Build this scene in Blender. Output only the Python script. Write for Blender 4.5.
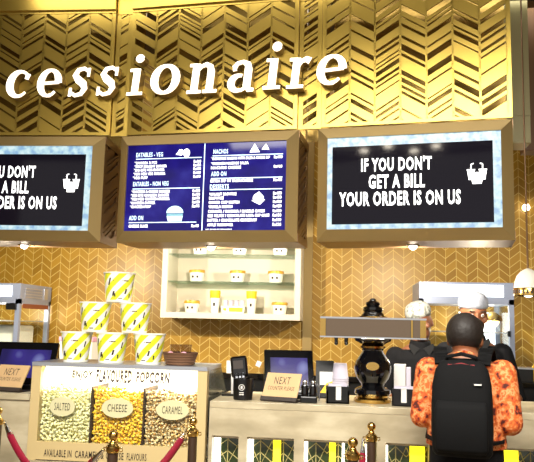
import bpy, bmesh, math, random
from mathutils import Vector, Matrix
from math import sin, cos, radians, pi, atan, tan
random.seed(7)
for o in list(bpy.data.objects): bpy.data.objects.remove(o)
SC = bpy.context.scene
COL = SC.collection

# ------------------------------------------------------------------ camera
FPX = 700.0
psi, phi, rho = radians(7), atan(94/700), .024
CAM = Vector((0, 0, 1.55))
F_ = Vector((-sin(psi)*cos(phi), cos(psi)*cos(phi), sin(phi)))
R0 = Vector((cos(psi), sin(psi), 0)); U0 = R0.cross(F_)
R_ = R0*cos(rho)+U0*sin(rho); U_ = U0*cos(rho)-R0*sin(rho)
cd = bpy.data.cameras.new('camera'); cd.sensor_fit = 'HORIZONTAL'; cd.sensor_width = 36
cd.lens = FPX/534*36; cd.clip_start = .05; cd.clip_end = 60
cam = bpy.data.objects.new('camera', cd); COL.objects.link(cam)
M3 = Matrix((R_, U_, -F_)).transposed()
cam.matrix_world = Matrix.Translation(CAM) @ M3.to_4x4()
SC.camera = cam

# ------------------------------------------------------------------ world, light, exposure
w = bpy.data.worlds.new('world'); SC.world = w; w.use_nodes = True
bg = w.node_tree.nodes['Background']; bg.inputs[0].default_value = (1, .95, .87, 1); bg.inputs[1].default_value = .62
SC.view_settings.view_transform = 'Standard'; SC.view_settings.look = 'None'
SC.view_settings.gamma = 1; SC.view_settings.exposure = .4
def area(name, loc, target, size, size_y, watts, color=(1, .9, .75), spread=pi):
    l = bpy.data.lights.new(name, 'AREA'); l.shape = 'RECTANGLE'; l.size = size; l.size_y = size_y
    l.energy = watts; l.color = color; l.spread = spread
    o = bpy.data.objects.new(name, l); COL.objects.link(o); o.location = loc
    o.rotation_euler = (Vector(target)-Vector(loc)).to_track_quat('-Z', 'Y').to_euler()
    return o
def spot(name, loc, target, watts, angle=60, blend=.6, color=(1, .88, .68), r=.03):
    l = bpy.data.lights.new(name, 'SPOT'); l.energy = watts; l.spot_size = radians(angle); l.spot_blend = blend
    l.color = color; l.shadow_soft_size = r
    o = bpy.data.objects.new(name, l); COL.objects.link(o); o.location = loc
    o.rotation_euler = (Vector(target)-Vector(loc)).to_track_quat('-Z', 'Y').to_euler()
    return o
area('hall_fill', (-.3, 1.2, 3.85), (-.3, 3.6, 1.0), 3.5, 1.0, 150, (1, .95, .86), radians(95))  # unseen area light without a fixture, added to light the counter front
area('back_wall_fill', (-.3, 4.95, 3.85), (-.3, 5.4, 1.5), 3.5, .5, 16, (1, .94, .8))  # unseen area light added above the back counter to light the back wall
area('lattice_wash', (-.6, 3.8, 3.86), (-.6, 4.2, 3.25), 3.4, .1, 9.5, (1, .95, .84))

# ------------------------------------------------------------------ helpers
def at(px, py, Y=None, n=None, p=None):
    d = F_*FPX+R_*(px-267)-U_*(py-231)
    if Y is not None: return CAM+d*(Y/d.y)
    n = Vector(n); return CAM+d*((Vector(p)-CAM).dot(n)/d.dot(n))
def lin(c): return tuple((x/12.92 if x <= .04045 else ((x+.055)/1.055)**2.4) for x in c)
def hx(s): return lin(tuple(int(s[i:i+2], 16)/255 for i in (0, 2, 4)))
MATS = {}
def mat(name, col, rough=.5, metal=0, emit=0, ecol=None, coat=0, spec=.5, alpha=None):
    m = bpy.data.materials.new(name); m.use_nodes = True
    b = m.node_tree.nodes['Principled BSDF']
    c = hx(col) if isinstance(col, str) else col
    b.inputs['Base Color'].default_value = (*c, 1); b.inputs['Roughness'].default_value = rough
    b.inputs['Metallic'].default_value = metal; b.inputs['Coat Weight'].default_value = coat
    b.inputs['Specular IOR Level'].default_value = spec
    if emit:
        e = hx(ecol) if ecol else c
        b.inputs['Emission Color'].default_value = (*e, 1); b.inputs['Emission Strength'].default_value = emit
    MATS[name] = m; return m
def nodes(m): return m.node_tree.nodes, m.node_tree.links, m.node_tree.nodes['Principled BSDF']
def noise_mix(m, cols, scale, detail=4, stops=None, coord='Object', const=False, stretch=None):
    N, L, b = nodes(m)
    tc = N.new('ShaderNodeTexCoord'); no = N.new('ShaderNodeTexNoise'); no.inputs['Scale'].default_value = scale
    no.inputs['Detail'].default_value = detail
    src = tc.outputs[coord]
    if stretch:
        mp = N.new('ShaderNodeMapping'); mp.inputs['Scale'].default_value = stretch; L.new(src, mp.inputs[0]); src = mp.outputs[0]
    L.new(src, no.inputs['Vector'])
    r = N.new('ShaderNodeValToRGB'); r.color_ramp.interpolation = 'CONSTANT' if const else 'LINEAR'
    stops = stops or [.35+.3*i/(len(cols)-1) for i in range(len(cols))]
    el = r.color_ramp.elements
    while len(el) < len(cols): el.new(.5)
    for e, s, c in zip(el, stops, cols): e.position = s; e.color = (*hx(c), 1)
    L.new(no.outputs['Fac'], r.inputs[0]); L.new(r.outputs[0], b.inputs['Base Color'])
    return no, r
def add_bump(m, scale, strength, dist=.01):
    N, L, b = nodes(m); tc = N.new('ShaderNodeTexCoord'); no = N.new('ShaderNodeTexNoise'); no.inputs['Scale'].default_value = scale
    bu = N.new('ShaderNodeBump'); bu.inputs['Strength'].default_value = strength; bu.inputs['Distance'].default_value = dist
    L.new(tc.outputs['Object'], no.inputs['Vector']); L.new(no.outputs['Fac'], bu.inputs['Height']); L.new(bu.outputs[0], b.inputs['Normal'])

class MB:
    def __init__(s): s.bm = bmesh.new()
    def _x(s, vs, M):
        if M is not None: bmesh.ops.transform(s.bm, matrix=M, verts=vs)
        return vs
    def box(s, a, b, M=None, bev=0):
        x0, y0, z0 = a; x1, y1, z1 = b
        r = bmesh.ops.create_cube(s.bm, size=1)['verts']
        bmesh.ops.transform(s.bm, matrix=Matrix.Translation(((x0+x1)/2, (y0+y1)/2, (z0+z1)/2)) @ Matrix.Diagonal((abs(x1-x0), abs(y1-y0), abs(z1-z0), 1)), verts=r)
        if bev:
            es = list({e for v in r for e in v.link_edges})
            q = bmesh.ops.bevel(s.bm, geom=es, offset=bev, segments=2, affect='EDGES', profile=.5)
            r = list({v for f in q['faces'] for v in f.verts} | {v for v in r if v.is_valid})
        return s._x(r, M)
    def cone(s, p0, r0, p1, r1, seg=20, cap=True):
        p0, p1 = Vector(p0), Vector(p1); d = p1-p0
        r = bmesh.ops.create_cone(s.bm, cap_ends=cap, segments=seg, radius1=r0, radius2=max(r1, 1e-5), depth=d.length)['verts']
        M = Matrix.Translation((p0+p1)/2) @ d.to_track_quat('Z', 'Y').to_matrix().to_4x4()
        return s._x(r, M)
    def ball(s, c, r, sc=(1, 1, 1), seg=16, M=None):
        v = bmesh.ops.create_uvsphere(s.bm, u_segments=seg, v_segments=max(6, seg*3//4), radius=r)['verts']
        s._x(v, Matrix.Translation(c) @ Matrix.Diagonal((*sc, 1)))
        return s._x(v, M)
    def cap(s, p0, r0, p1, r1, seg=14):
        s.ball(p0, r0, seg=seg); s.ball(p1, r1, seg=seg); s.cone(p0, r0, p1, r1, seg)
    def lathe(s, prof, seg=28, c=(0, 0, 0), M=None, sq=1):
        rings = []; vs = []
        for r, z in prof:
            ring = [s.bm.verts.new((c[0]+max(r, 1e-5)*cos(2*pi*i/seg), c[1]+sq*max(r, 1e-5)*sin(2*pi*i/seg), c[2]+z)) for i in range(seg)]
            rings.append(ring); vs += ring
        for a, b in zip(rings, rings[1:]):
            for i in range(seg): s.bm.faces.new((a[i], a[(i+1) % seg], b[(i+1) % seg], b[i]))
        s.bm.faces.new(rings[0][::-1]); s.bm.faces.new(rings[-1])
        return s._x(vs, M)
    def loft(s, rings, seg=24, e=2.0, M=None):       # (cx,cy,z,rx,ry) super-ellipse rings
        R = []; vs = []
        for cx, cy, z, rx, ry in rings:
            ring = []
            for i in range(seg):
                t = 2*pi*i/seg; c, q = cos(t), sin(t)
                ring.append(s.bm.verts.new((cx+rx*math.copysign(abs(c)**(2/e), c), cy+ry*math.copysign(abs(q)**(2/e), q), z)))
            R.append(ring); vs += ring
        for a, b in zip(R, R[1:]):
            for i in range(seg): s.bm.faces.new((a[i], a[(i+1) % seg], b[(i+1) % seg], b[i]))
        s.bm.faces.new(R[0][::-1]); s.bm.faces.new(R[-1])
        return s._x(vs, M)
    def prism(s, poly, y0, y1, M=None):              # polygon in x,z extruded along y
        n = len(poly)
        a = [s.bm.verts.new((x, y0, z)) for x, z in poly]; b = [s.bm.verts.new((x, y1, z)) for x, z in poly]
        s.bm.faces.new(a[::-1]); s.bm.faces.new(b)
        for i in range(n): s.bm.faces.new((a[i], a[(i+1) % n], b[(i+1) % n], b[i]))
        return s._x(a+b, M)
    def quad(s, pts):
        return s.bm.faces.new([s.bm.verts.new(p) for p in pts])
    def tube(s, path, r, seg=10):
        path = [Vector(p) for p in path]; rr = r if isinstance(r, (list, tuple)) else [r]*len(path)
        rings = []; up = Vector((.13, .31, .94))
        for i, p in enumerate(path):
            d = (path[min(i+1, len(path)-1)]-path[max(i-1, 0)]).normalized()
            a = d.cross(up).normalized(); b = d.cross(a).normalized()
            rings.append([s.bm.verts.new(p+(a*cos(2*pi*k/seg)+b*sin(2*pi*k/seg))*rr[i]) for k in range(seg)])
        for A, B in zip(rings, rings[1:]):
            for k in range(seg): s.bm.faces.new((A[k], A[(k+1) % seg], B[(k+1) % seg], B[k]))
        s.bm.faces.new(rings[0][::-1]); s.bm.faces.new(rings[-1])
    def ribbon(s, pts, y0, y1, dx=0, dz=0, sc=1, slant=0, grow=0):   # (x,z,width) polyline in the x,z plane
        P = [Vector((x, z)) for x, z, *_ in pts]; L = []; Rr = []
        for i, p in enumerate(P):
            d = (P[min(i+1, len(P)-1)]-P[max(i-1, 0)]).normalized(); n = Vector((-d.y, d.x)); h = pts[i][2]/2+grow
            L.append(p+n*h); Rr.append(p-n*h)
        f = lambda v: (dx+sc*(v.x+slant*v.y), dz+sc*v.y)
        for i in range(len(P)-1):
            s.prism([f(Rr[i]), f(Rr[i+1]), f(L[i+1]), f(L[i])], y0, y1)
    def build(s, name, m, parent=None, smooth=False, loc=None, rotz=0, keep=False):
        bmesh.ops.recalc_face_normals(s.bm, faces=s.bm.faces)
        me = bpy.data.meshes.new(name); s.bm.to_mesh(me); s.bm.free()
        return link(name, me, m, parent, smooth, loc, rotz)
def link(name, me, m, parent=None, smooth=False, loc=None, rotz=0):
    me.materials.clear()
    if isinstance(m, str): m = MATS[m]
    me.materials.append(m)
    if smooth:
        me.polygons.foreach_set('use_smooth', [True]*len(me.polygons))
        if smooth != 'all':
            try: me.set_sharp_from_angle(angle=radians(40))
            except Exception: pass
    o = bpy.data.objects.new(name, me); COL.objects.link(o)
    if parent: o.parent = parent
    if loc is not None: o.location = loc
    o.rotation_euler.z = rotz
    return o
def tag(o, label, cat, group=None, kind=None):
    if label: o['label'] = label
    if cat: o['category'] = cat
    if group: o['group'] = group
    if kind: o['kind'] = kind
    return o
def thing(name, label, cat, loc=(0, 0, 0), rotz=0, group=None):
    o = bpy.data.objects.new(name, None); COL.objects.link(o); o.empty_display_size = .05
    o.location = loc; o.rotation_euler.z = rotz
    return tag(o, label, cat, group)
def struct(o): o['kind'] = 'structure'; return o
def dup(root, loc, rotz=None, label=None, sc=None):
    def cp(o, par):
        c = o.copy(); COL.objects.link(c)
        if par: c.parent = par
        for ch in o.children: cp(ch, c)
        return c
    r = cp(root, None); r.location = loc
    if rotz is not None: r.rotation_euler.z = rotz
    if label: r['label'] = label
    return r
def text_mesh(body, x0, x1, z0, z1, y, bm, bold=.012, align='fit', shear=0):
    cu = bpy.data.curves.new('lettering_curve', 'FONT'); cu.body = body; cu.offset = bold; cu.shear = shear; cu.resolution_u = 2; cu.space_character = 1.14
    to = bpy.data.objects.new('lettering_tmp', cu); COL.objects.link(to)
    dg = bpy.context.evaluated_depsgraph_get(); me = bpy.data.meshes.new_from_object(to.evaluated_get(dg))
    bpy.data.objects.remove(to); bpy.data.curves.remove(cu)
    xs = [v.co.x for v in me.vertices]; ys = [v.co.y for v in me.vertices]
    if xs:
        ax, bx, ay, by = min(xs), max(xs), min(ys), max(ys)
        for v in me.vertices:
            v.co = (x0+(v.co.x-ax)/(bx-ax)*(x1-x0), y, z0+(v.co.y-ay)/(by-ay)*(z1-z0))
        bm.from_mesh(me)
    bpy.data.meshes.remove(me)
def remesh(mb, voxel, smooth=4):
    bmesh.ops.recalc_face_normals(mb.bm, faces=mb.bm.faces)
    me = bpy.data.meshes.new('tmp'); mb.bm.to_mesh(me); mb.bm.free()
    o = bpy.data.objects.new('tmp', me); COL.objects.link(o)
    r = o.modifiers.new('r', 'REMESH'); r.mode = 'VOXEL'; r.voxel_size = voxel
    if smooth:
        q = o.modifiers.new('s', 'SMOOTH'); q.factor = .5; q.iterations = smooth
    dg = bpy.context.evaluated_depsgraph_get(); out = bpy.data.meshes.new_from_object(o.evaluated_get(dg))
    bpy.data.objects.remove(o); bpy.data.meshes.remove(me)
    return out

# ------------------------------------------------------------------ materials
mat('back_gold', 'a3843e', .24, .6); mat('gold', 'bd9f48', .3, .75); mat('gold_frame', 'a38b5a', .4, .55); mat('bronze', '86684a', .4, .6); mat('mirror_dark', '8d7a68', .08, .95)
mat('brass', 'd4ae62', .2, 1); mat('chrome', 'd9dbe0', .15, 1); mat('steel', 'b9bcc4', .35, .8)
mat('steel_blue', '9aa3bb', .4, .5); mat('black', '070708', .35); mat('black_gloss', '08080a', .08, coat=.6)
mat('white', 'efe9dc', .5); mat('white_wood', 'd9cfbb', .5); mat('cream', 'c4ae7c', .5); mat('dark_wood', '3a2718', .5)
mat('letter_face', 'fff9ea', .4, emit=1.5, ecol='fff4dc'); mat('led_white', 'ffffff', .4, emit=3.2, ecol='fff6e4')
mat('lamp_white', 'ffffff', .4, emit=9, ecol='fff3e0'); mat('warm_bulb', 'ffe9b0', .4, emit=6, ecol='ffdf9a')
mat('led_yellow', 'ffe640', .4, emit=1.6, ecol='f2dc1c'); mat('header_white', 'ffffff', .3, emit=1.8, ecol='f4fbff')
mat('text_white', 'ffffff', .5, emit=1.25, ecol='ffffff'); mat('text_cyan', 'd8f2ff', .5, emit=.95, ecol='cfeaff')
mat('screen_black', '07060b', .06, emit=.5, ecol='140f1c', spec=.25)
m = mat('screen_blue', '0c0a40', .14, emit=1, spec=.25)
N, L, b = nodes(m); no, r = noise_mix(m, ['150d4e', '1f1670', '353592'], 5, 3, [.35, .55, .75]); L.new(r.outputs[0], b.inputs['Emission Color'])
b.inputs['Emission Strength'].default_value = .8; L.remove(b.inputs['Base Color'].links[0]); b.inputs['Roughness'].default_value = .06
m = mat('screen_border', 'b8e6f2', .3, emit=1)
no, r = noise_mix(m, ['7fb4e0', 'b9e2ee', 'dcf6fb'], 22, 2, [.36, .5, .62]); N, L, b = nodes(m); L.new(r.outputs[0], b.inputs['Emission Color']); b.inputs['Emission Strength'].default_value = .68; L.remove(b.inputs['Base Color'].links[0]); b.inputs['Base Color'].default_value = (.1, .1, .1, 1)
m = mat('screen_purple', '2a1a70', .15, emit=1, spec=.3)
no, r = noise_mix(m, ['170c48', '33257c', 'a9b4ea'], 4.5, 1, [.38, .55, .72]); N, L, b = nodes(m); L.new(r.outputs[0], b.inputs['Emission Color']); b.inputs['Emission Strength'].default_value = .7; L.remove(b.inputs['Base Color'].links[0]); b.inputs['Base Color'].default_value = (.01, .01, .03, 1)
m = mat('stone', 'cbb794', .35); noise_mix(m, ['978c70', 'ada083', 'c1b699'], 4, 8, [.3, .5, .66], stretch=(1, 1, 2.4))
mat('seat_brown', '5d3b24', .5); mat('glass_dark', '2e3a22', .12, coat=.5); mat('glass_line', 'b5ab70', .4)
mat('sign_card', 'c09f72', .5); mat('ink', '2b2018', .6); mat('ink_soft', '5a4632', .6)
mat('velvet', '7a0a24', .8, spec=.2); mat('skin', '8a5638', .5); mat('skin_dark', '6f432c', .5); mat('hair', '1d1510', .6); add_bump(MATS['hair'], 70, .3, .01)
mat('eye_white', 'e8e2da', .3); mat('brow', '1a120e', .6); mat('lip', '7a4438', .5)
mat('black_cloth', '0c0c0e', .85); mat('black_uniform', '0b0b0e', .85, spec=.2); mat('dark_trousers', '0c0c0e', .9, spec=.2); mat('shoe', '1c1714', .5)
mat('pack_red', '7a1a1e', .7); mat('pack_black', '0a0a0b', .85, spec=.2); mat('paper', 'd6d3cf', .6); mat('lav_paper', 'c2bccb', .5)
mat('yellow', 'f2c21a', .5); mat('wicker', '6d4c33', .7); mat('pink', 'e6a9c0', .5); mat('oval', 'cdc79c', .5)
mat('ceiling_paint', '5d5142', .8); mat('floor_stone', '8a7a63', .4); mat('pale_panel', 'a9a173', .4); mat('brown_panel', '6e4a24', .5)
mat('led_soft', 'ffffff', .4, emit=1.3, ecol='fff6e4'); mat('side_paint', '9a7a45', .6); mat('cheek_grey', '77796f', .25, .4); mat('interior_white', 'fbf7ee', .6); mat('lid_gold', 'd8a437', .35, .3); mat('rim_white', 'f6f2e6', .5); mat('brown_strip', '7d3f25', .5)
add_bump(MATS['pack_black'], 300, .3, .002); add_bump(MATS['black_cloth'], 200, .2, .002)
m = mat('shirt', 'd8702a', .8); noise_mix(m, ['4a160c', 'b8441a', 'd06a26', 'e8a068', 'cc5c22'], 36, 2, [.33, .4, .5, .6, .67])
m = mat('cap_cloth', 'a2a7b3', .9); add_bump(m, 90, .6, .01)
m = mat('cap_print', 'd9d9d6', .9); noise_mix(m, ['6f716a', 'a6a7a2'], 45, 2, [.4, .5]); add_bump(m, 90, .5, .01)
# clear glass: thin see-through pane with reflections
def glass(name, tint, gl):
    m = bpy.data.materials.new(name); m.use_nodes = True; N, L = m.node_tree.nodes, m.node_tree.links; N.clear()
    o = N.new('ShaderNodeOutputMaterial'); t = N.new('ShaderNodeBsdfTransparent'); g = N.new('ShaderNodeBsdfGlossy'); x = N.new('ShaderNodeMixShader')
    t.inputs[0].default_value = (*hx(tint), 1); g.inputs['Roughness'].default_value = .03
    lw = N.new('ShaderNodeLayerWeight'); pw = N.new('ShaderNodeMath'); pw.operation = 'POWER'; pw.inputs[1].default_value = 5; ml = N.new('ShaderNodeMath'); ml.operation = 'MULTIPLY_ADD'; ml.inputs[1].default_value = .6; ml.inputs[2].default_value = ((gl-1)/(gl+1))**2/2
    L.new(lw.outputs['Facing'], pw.inputs[0]); L.new(pw.outputs[0], ml.inputs[0]); L.new(ml.outputs[0], x.inputs[0]); L.new(t.outputs[0], x.inputs[1]); L.new(g.outputs[0], x.inputs[2]); L.new(x.outputs[0], o.inputs[0]); MATS[name] = m
glass('glass', 'fbfdfb', 1.35); glass('glass_shelf', 'dfeee6', 1.4); glass('cup_plastic', 'e9e6ea', 1.4)
# popcorn: every piece its own shade
def popmat(name, cols, stops):
    m = mat(name, cols[0], .7); N, L, b = nodes(m); g = N.new('ShaderNodeNewGeometry'); r = N.new('ShaderNodeValToRGB'); el = r.color_ramp.elements
    while len(el) < len(cols): el.new(.5)
    for e, s, c in zip(el, stops, cols): e.position = s; e.color = (*hx(c), 1)
    L.new(g.outputs['Random Per Island'], r.inputs[0]); L.new(r.outputs[0], b.inputs['Base Color'])
popmat('popcorn_salted', ['efe6a6', 'faf4d0', 'f2ecb6', 'd2c87c'], [0, .4, .8, 1])
popmat('popcorn_cheese', ['f2c428', 'fada48', 'eaa818', 'fbe89a'], [0, .45, .8, 1])
popmat('popcorn_caramel', ['a87430', 'deb876', 'f2e4bc', '74481c'], [0, .35, .75, 1])
# chevron wall tile
m = mat('tile', 'b8862a', .38); N, L, b = nodes(m)
def mth(op, a, b_=None, c=None):
    n = N.new('ShaderNodeMath'); n.operation = op
    for i, v in enumerate((a, b_, c)):
        if v is None: continue
        if isinstance(v, (int, float)): n.inputs[i].default_value = v
        else: L.new(v, n.inputs[i])
    return n.outputs[0]
tc = N.new('ShaderNodeTexCoord'); sp = N.new('ShaderNodeSeparateXYZ'); L.new(tc.outputs['Object'], sp.inputs[0])
u = mth('DIVIDE', sp.outputs[0], .083); tri = mth('PINGPONG', u, 1)
v = mth('ADD', mth('DIVIDE', sp.outputs[2], .068), mth('MULTIPLY', tri, .95))
fv = mth('FRACT', v); fu = mth('FRACT', u)
g1 = mth('LESS_THAN', fv, .085); g2 = mth('LESS_THAN', fu, .045); gr = mth('MAXIMUM', g1, g2)
cell = N.new('ShaderNodeCombineXYZ'); L.new(mth('FLOOR', u), cell.inputs[0]); L.new(mth('FLOOR', v), cell.inputs[2])
wn = N.new('ShaderNodeTexWhiteNoise'); wn.noise_dimensions = '3D'; L.new(cell.outputs[0], wn.inputs['Vector'])
rr = N.new('ShaderNodeValToRGB'); rr.color_ramp.elements[0].color = (*hx('98701c'), 1); rr.color_ramp.elements[1].color = (*hx('b0862a'), 1); L.new(wn.outputs['Value'], rr.inputs[0])
mx = N.new('ShaderNodeMix'); mx.data_type = 'RGBA'; L.new(gr, mx.inputs['Factor']); L.new(rr.outputs[0], mx.inputs['A']); mx.inputs['B'].default_value = (*hx('d8bd6c'), 1)
L.new(mx.outputs['Result'], b.inputs['Base Color'])
bu = N.new('ShaderNodeBump'); bu.inputs['Strength'].default_value = .25; bu.inputs['Distance'].default_value = .003; bu.invert = True; L.new(gr, bu.inputs['Height']); L.new(bu.outputs[0], b.inputs['Normal'])
# tub stripes (diagonal yellow bands round a white paper tub)
m = mat('tub_paper', 'f4f1e8', .5); N, L, b = nodes(m)
tc = N.new('ShaderNodeTexCoord'); sp = N.new('ShaderNodeSeparateXYZ'); L.new(tc.outputs['Object'], sp.inputs[0])
ang = mth('MULTIPLY', mth('ARCTAN2', sp.outputs[1], sp.outputs[0]), .072)
d = mth('FRACT', mth('DIVIDE', mth('SUBTRACT', mth('MULTIPLY', sp.outputs[2], .85), ang), (.4524/6)))
st = mth('MULTIPLY', mth('LESS_THAN', d, .5), mth('GREATER_THAN', sp.outputs[2], .012))
mx = N.new('ShaderNodeMix'); mx.data_type = 'RGBA'; L.new(st, mx.inputs['Factor']); mx.inputs['A'].default_value = (*hx('f4f1e8'), 1); mx.inputs['B'].default_value = (*hx('dde02a'), 1); L.new(mx.outputs['Result'], b.inputs['Base Color'])

# ------------------------------------------------------------------ setting
YF = 3.75; YB = 4.35; CT = 1.143; YW = 5.75
a = MB(); a.box((-4.5, -1.5, -.05), (3.2, YW+.1, 0)); struct(a.build('floor', 'floor_stone'))
a = MB(); a.box((-4.5, -1.5, 3.9), (3.2, YW+.1, 3.95)); struct(a.build('ceiling', 'ceiling_paint'))
a = MB(); a.box((-4.5, YW, 0), (3.2, YW+.1, 3.9)); struct(a.build('wall_back', 'tile'))
a = MB(); a.box((-4.6, -1.5, 0), (-4.5, YW+.1, 3.9)); struct(a.build('wall_left', 'side_paint'))
a = MB(); a.box((3.2, -1.5, 0), (3.3, YW+.1, 3.9)); struct(a.build('wall_right', 'side_paint'))
p = at(303, 300, YW-.02); q = at(312, 300, YW-.02)
a = MB(); a.box((p.x, YW-.03, 1.0), (q.x, YW, 3.9)); struct(a.build('trim_1', 'gold_frame'))

# --- bulkhead: three facets seen in plan
P2 = at(300, 200, 4.15)
AM, AR, AL = radians(5.7), radians(8.5), radians(-2)
P1 = at(120, 200, n=(sin(AM), cos(AM), 0), p=P2)
def seg_pt(px, py, which, off=0):
    P, A = {'m': (P2, AM), 'r': (P2, AR), 'l': (P1, AL)}[which]
    n = Vector((sin(A), cos(A), 0)); return at(px, py, n=n, p=P-n*off)
def loc_u(pt, P, A): return (pt-P).dot(Vector((cos(A), -sin(A), 0)))
def clip_poly(poly, z0, z1):
    for lim, sg in ((z0, 1), (z1, -1)):
        out = []
        for i in range(len(poly)):
            A, B = poly[i], poly[(i+1) % len(poly)]; ia = sg*(A[1]-lim) >= 0; ib = sg*(B[1]-lim) >= 0
            if ia: out.append(A)
            if ia != ib:
                t = (lim-A[1])/(B[1]-A[1]); out.append((A[0]+t*(B[0]-A[0]), lim))
        poly = out
        if len(poly) < 3: return []
    return poly
def lattice(mb, x0, x1, z0, z1, ncol, y0, y1, rng, rise=.62, pitch=.078, border=.02, first=1):
    wc = (x1-x0-2*border)/ncol
    mb.box((x0, y0-.004, z0), (x1, y1, z0+border)); mb.box((x0, y0-.004, z1-border), (x1, y1, z1))
    mb.box((x0, y0, z0), (x0+border, y1, z1)); mb.box((x1-border, y0, z0), (x1, y1, z1))
    a, b = z0+border, z1-border; mg = .006
    for c in range(ncol):
        cx = x0+border+c*wc; sg = first if c % 2 == 0 else -first; h = wc*rise
        mb.box((cx, y0, a), (cx+mg, y1, b)); mb.box((cx+wc-mg, y0, a), (cx+wc, y1, b))
        zl = a-h; cuts = []
        z = zl+rng.uniform(0, pitch*.5)
        while z < b+h:
            t = rng.choice([.01, .014, .02, .03, .042]); cuts.append((z, z+t)); z += t+rng.choice([.016, .022, .034, .055, .085])
        lo = zl-.3
        for (s0, s1) in cuts+[(b+h+.4, b+h+.5)]:
            dl = (-h/2, h/2) if sg > 0 else (h/2, -h/2)
            poly = clip_poly([(cx, lo+dl[0]), (cx+wc, lo+dl[1]), (cx+wc, s0+dl[1]), (cx, s0+dl[0])], a, b)
            if len(poly) >= 3: mb.prism(poly, y0, y1)
            lo = s1
ZB, ZT = 2.745, 3.60
rng = random.Random(3)
uM = loc_u(seg_pt(130, 70, 'm'), P2, AM), loc_u(seg_pt(298, 70, 'm'), P2, AM)
uR = loc_u(seg_pt(322, 70, 'r'), P2, AR), loc_u(seg_pt(511.5, 70, 'r'), P2, AR)
uL1 = loc_u(seg_pt(113, 70, 'l'), P1, AL); uL = (uL1-1.12, uL1)
for (nm, P, A, uu, lab) in (('l', P1, AL, uL, 'gold herringbone lattice panel above the left advert screen'), ('m', P2, AM, uM, 'gold herringbone lattice panel above the blue menu screen'),
                            ('r', P2, AR, uR, 'gold herringbone lattice panel above the right advert screen')):
    t = thing('herringbone_screen', lab, 'panel', (P.x, P.y, 0), -A, 'gold lattice panels over the screens')
    a = MB(); lattice(a, uu[0], uu[1], ZB, ZT, 7, 0, .012, rng, first=1 if nm == 'r' else -1); a.build('pierced_sheet', 'gold', t)
    a = MB(); a.box((uu[0], -.02, ZT), (uu[1], .06, ZT+.12)); a.build('top_trim', 'gold', t)
    a = MB(); a.box((uu[0]+.01, .38, ZB), (uu[1]-.01, .40, ZT+.4)); a.build('back_sheet', 'back_gold', t)
def end_pt(P, A, u): return P+Vector((cos(A), -sin(A), 0))*u
for pa, pb, lab in ((end_pt(P1, AL, uL[1]), end_pt(P2, AM, uM[0]), 'narrow gold lattice strip left of the menu lattice panel'), (end_pt(P2, AM, uM[1]), end_pt(P2, AR, uR[0]), 'narrow gold lattice strip right of the menu lattice panel')):
    d_ = pb-pa; wd = Vector((d_.x, d_.y)).length
    t = thing('lattice_strip', lab, 'panel', (pa.x, pa.y+.012, 0), math.atan2(d_.y, d_.x), 'narrow gold lattice strips')
    a = MB(); lattice(a, .004, wd-.004, ZB+.0, ZT, 1, .01, .02, rng, border=.022, pitch=.1); a.build('pierced_strip', 'gold', t)
    a = MB(); a.box((.004, .3, ZB), (wd-.004, .31, ZT+.3)); a.build('back_sheet', 'back_gold', t)
    a = MB(); a.box((.004, .005, ZT), (wd-.004, .06, ZT+.12)); a.build('top_trim', 'gold', t)

# --- screens
def board(P, A, u0, u1, label, cat):
    W = u1-u0; H = .69; BZ = 2.047
    c = P+Vector((cos(A), -sin(A), 0))*((u0+u1)/2)
    t = thing('menu_screen' if 'menu' in label else 'advert_screen', label, cat, (c.x, c.y, BZ), -A)
    h = W/2; bx = .066; f = -.05
    so = [(-h, 0, 0), (h, 0, 0), (h, 0, H), (-h, 0, H)]; si = [(-h+bx, f, bx), (h-bx, f, bx), (h-bx, f, H-bx-.008), (-h+bx, f, H-bx-.008)]
    a = MB()
    for i in range(4):
        j = (i+1) % 4; a.quad([so[i], so[j], si[j], si[i]])
        a.quad([si[i], si[j], (si[j][0], f+.02, si[j][2]), (si[i][0], f+.02, si[i][2])])
    a.build('bevel_frame', 'gold_frame', t)
    a = MB(); a.box((-h, .001, 0), (h-.014, .36, H)); a.build('casing', 'bronze', t)
    a = MB(); lattice(a, .003, .36, .0, H, 1, -.006, .006, rng, border=.05, rise=.5)
    bmesh.ops.transform(a.bm, matrix=Matrix.Translation((h-.007, 0, 0)) @ Matrix.Rotation(pi/2, 4, 'Z'), verts=a.bm.verts); a.build('side_lattice', 'bronze', t)
    return t, (-h+bx, h-bx, bx, H-bx-.008), f+.012
def sframe(S): return lambda u, v: (S[0]+u*(S[1]-S[0]), S[3]-v*(S[3]-S[2]))
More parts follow.
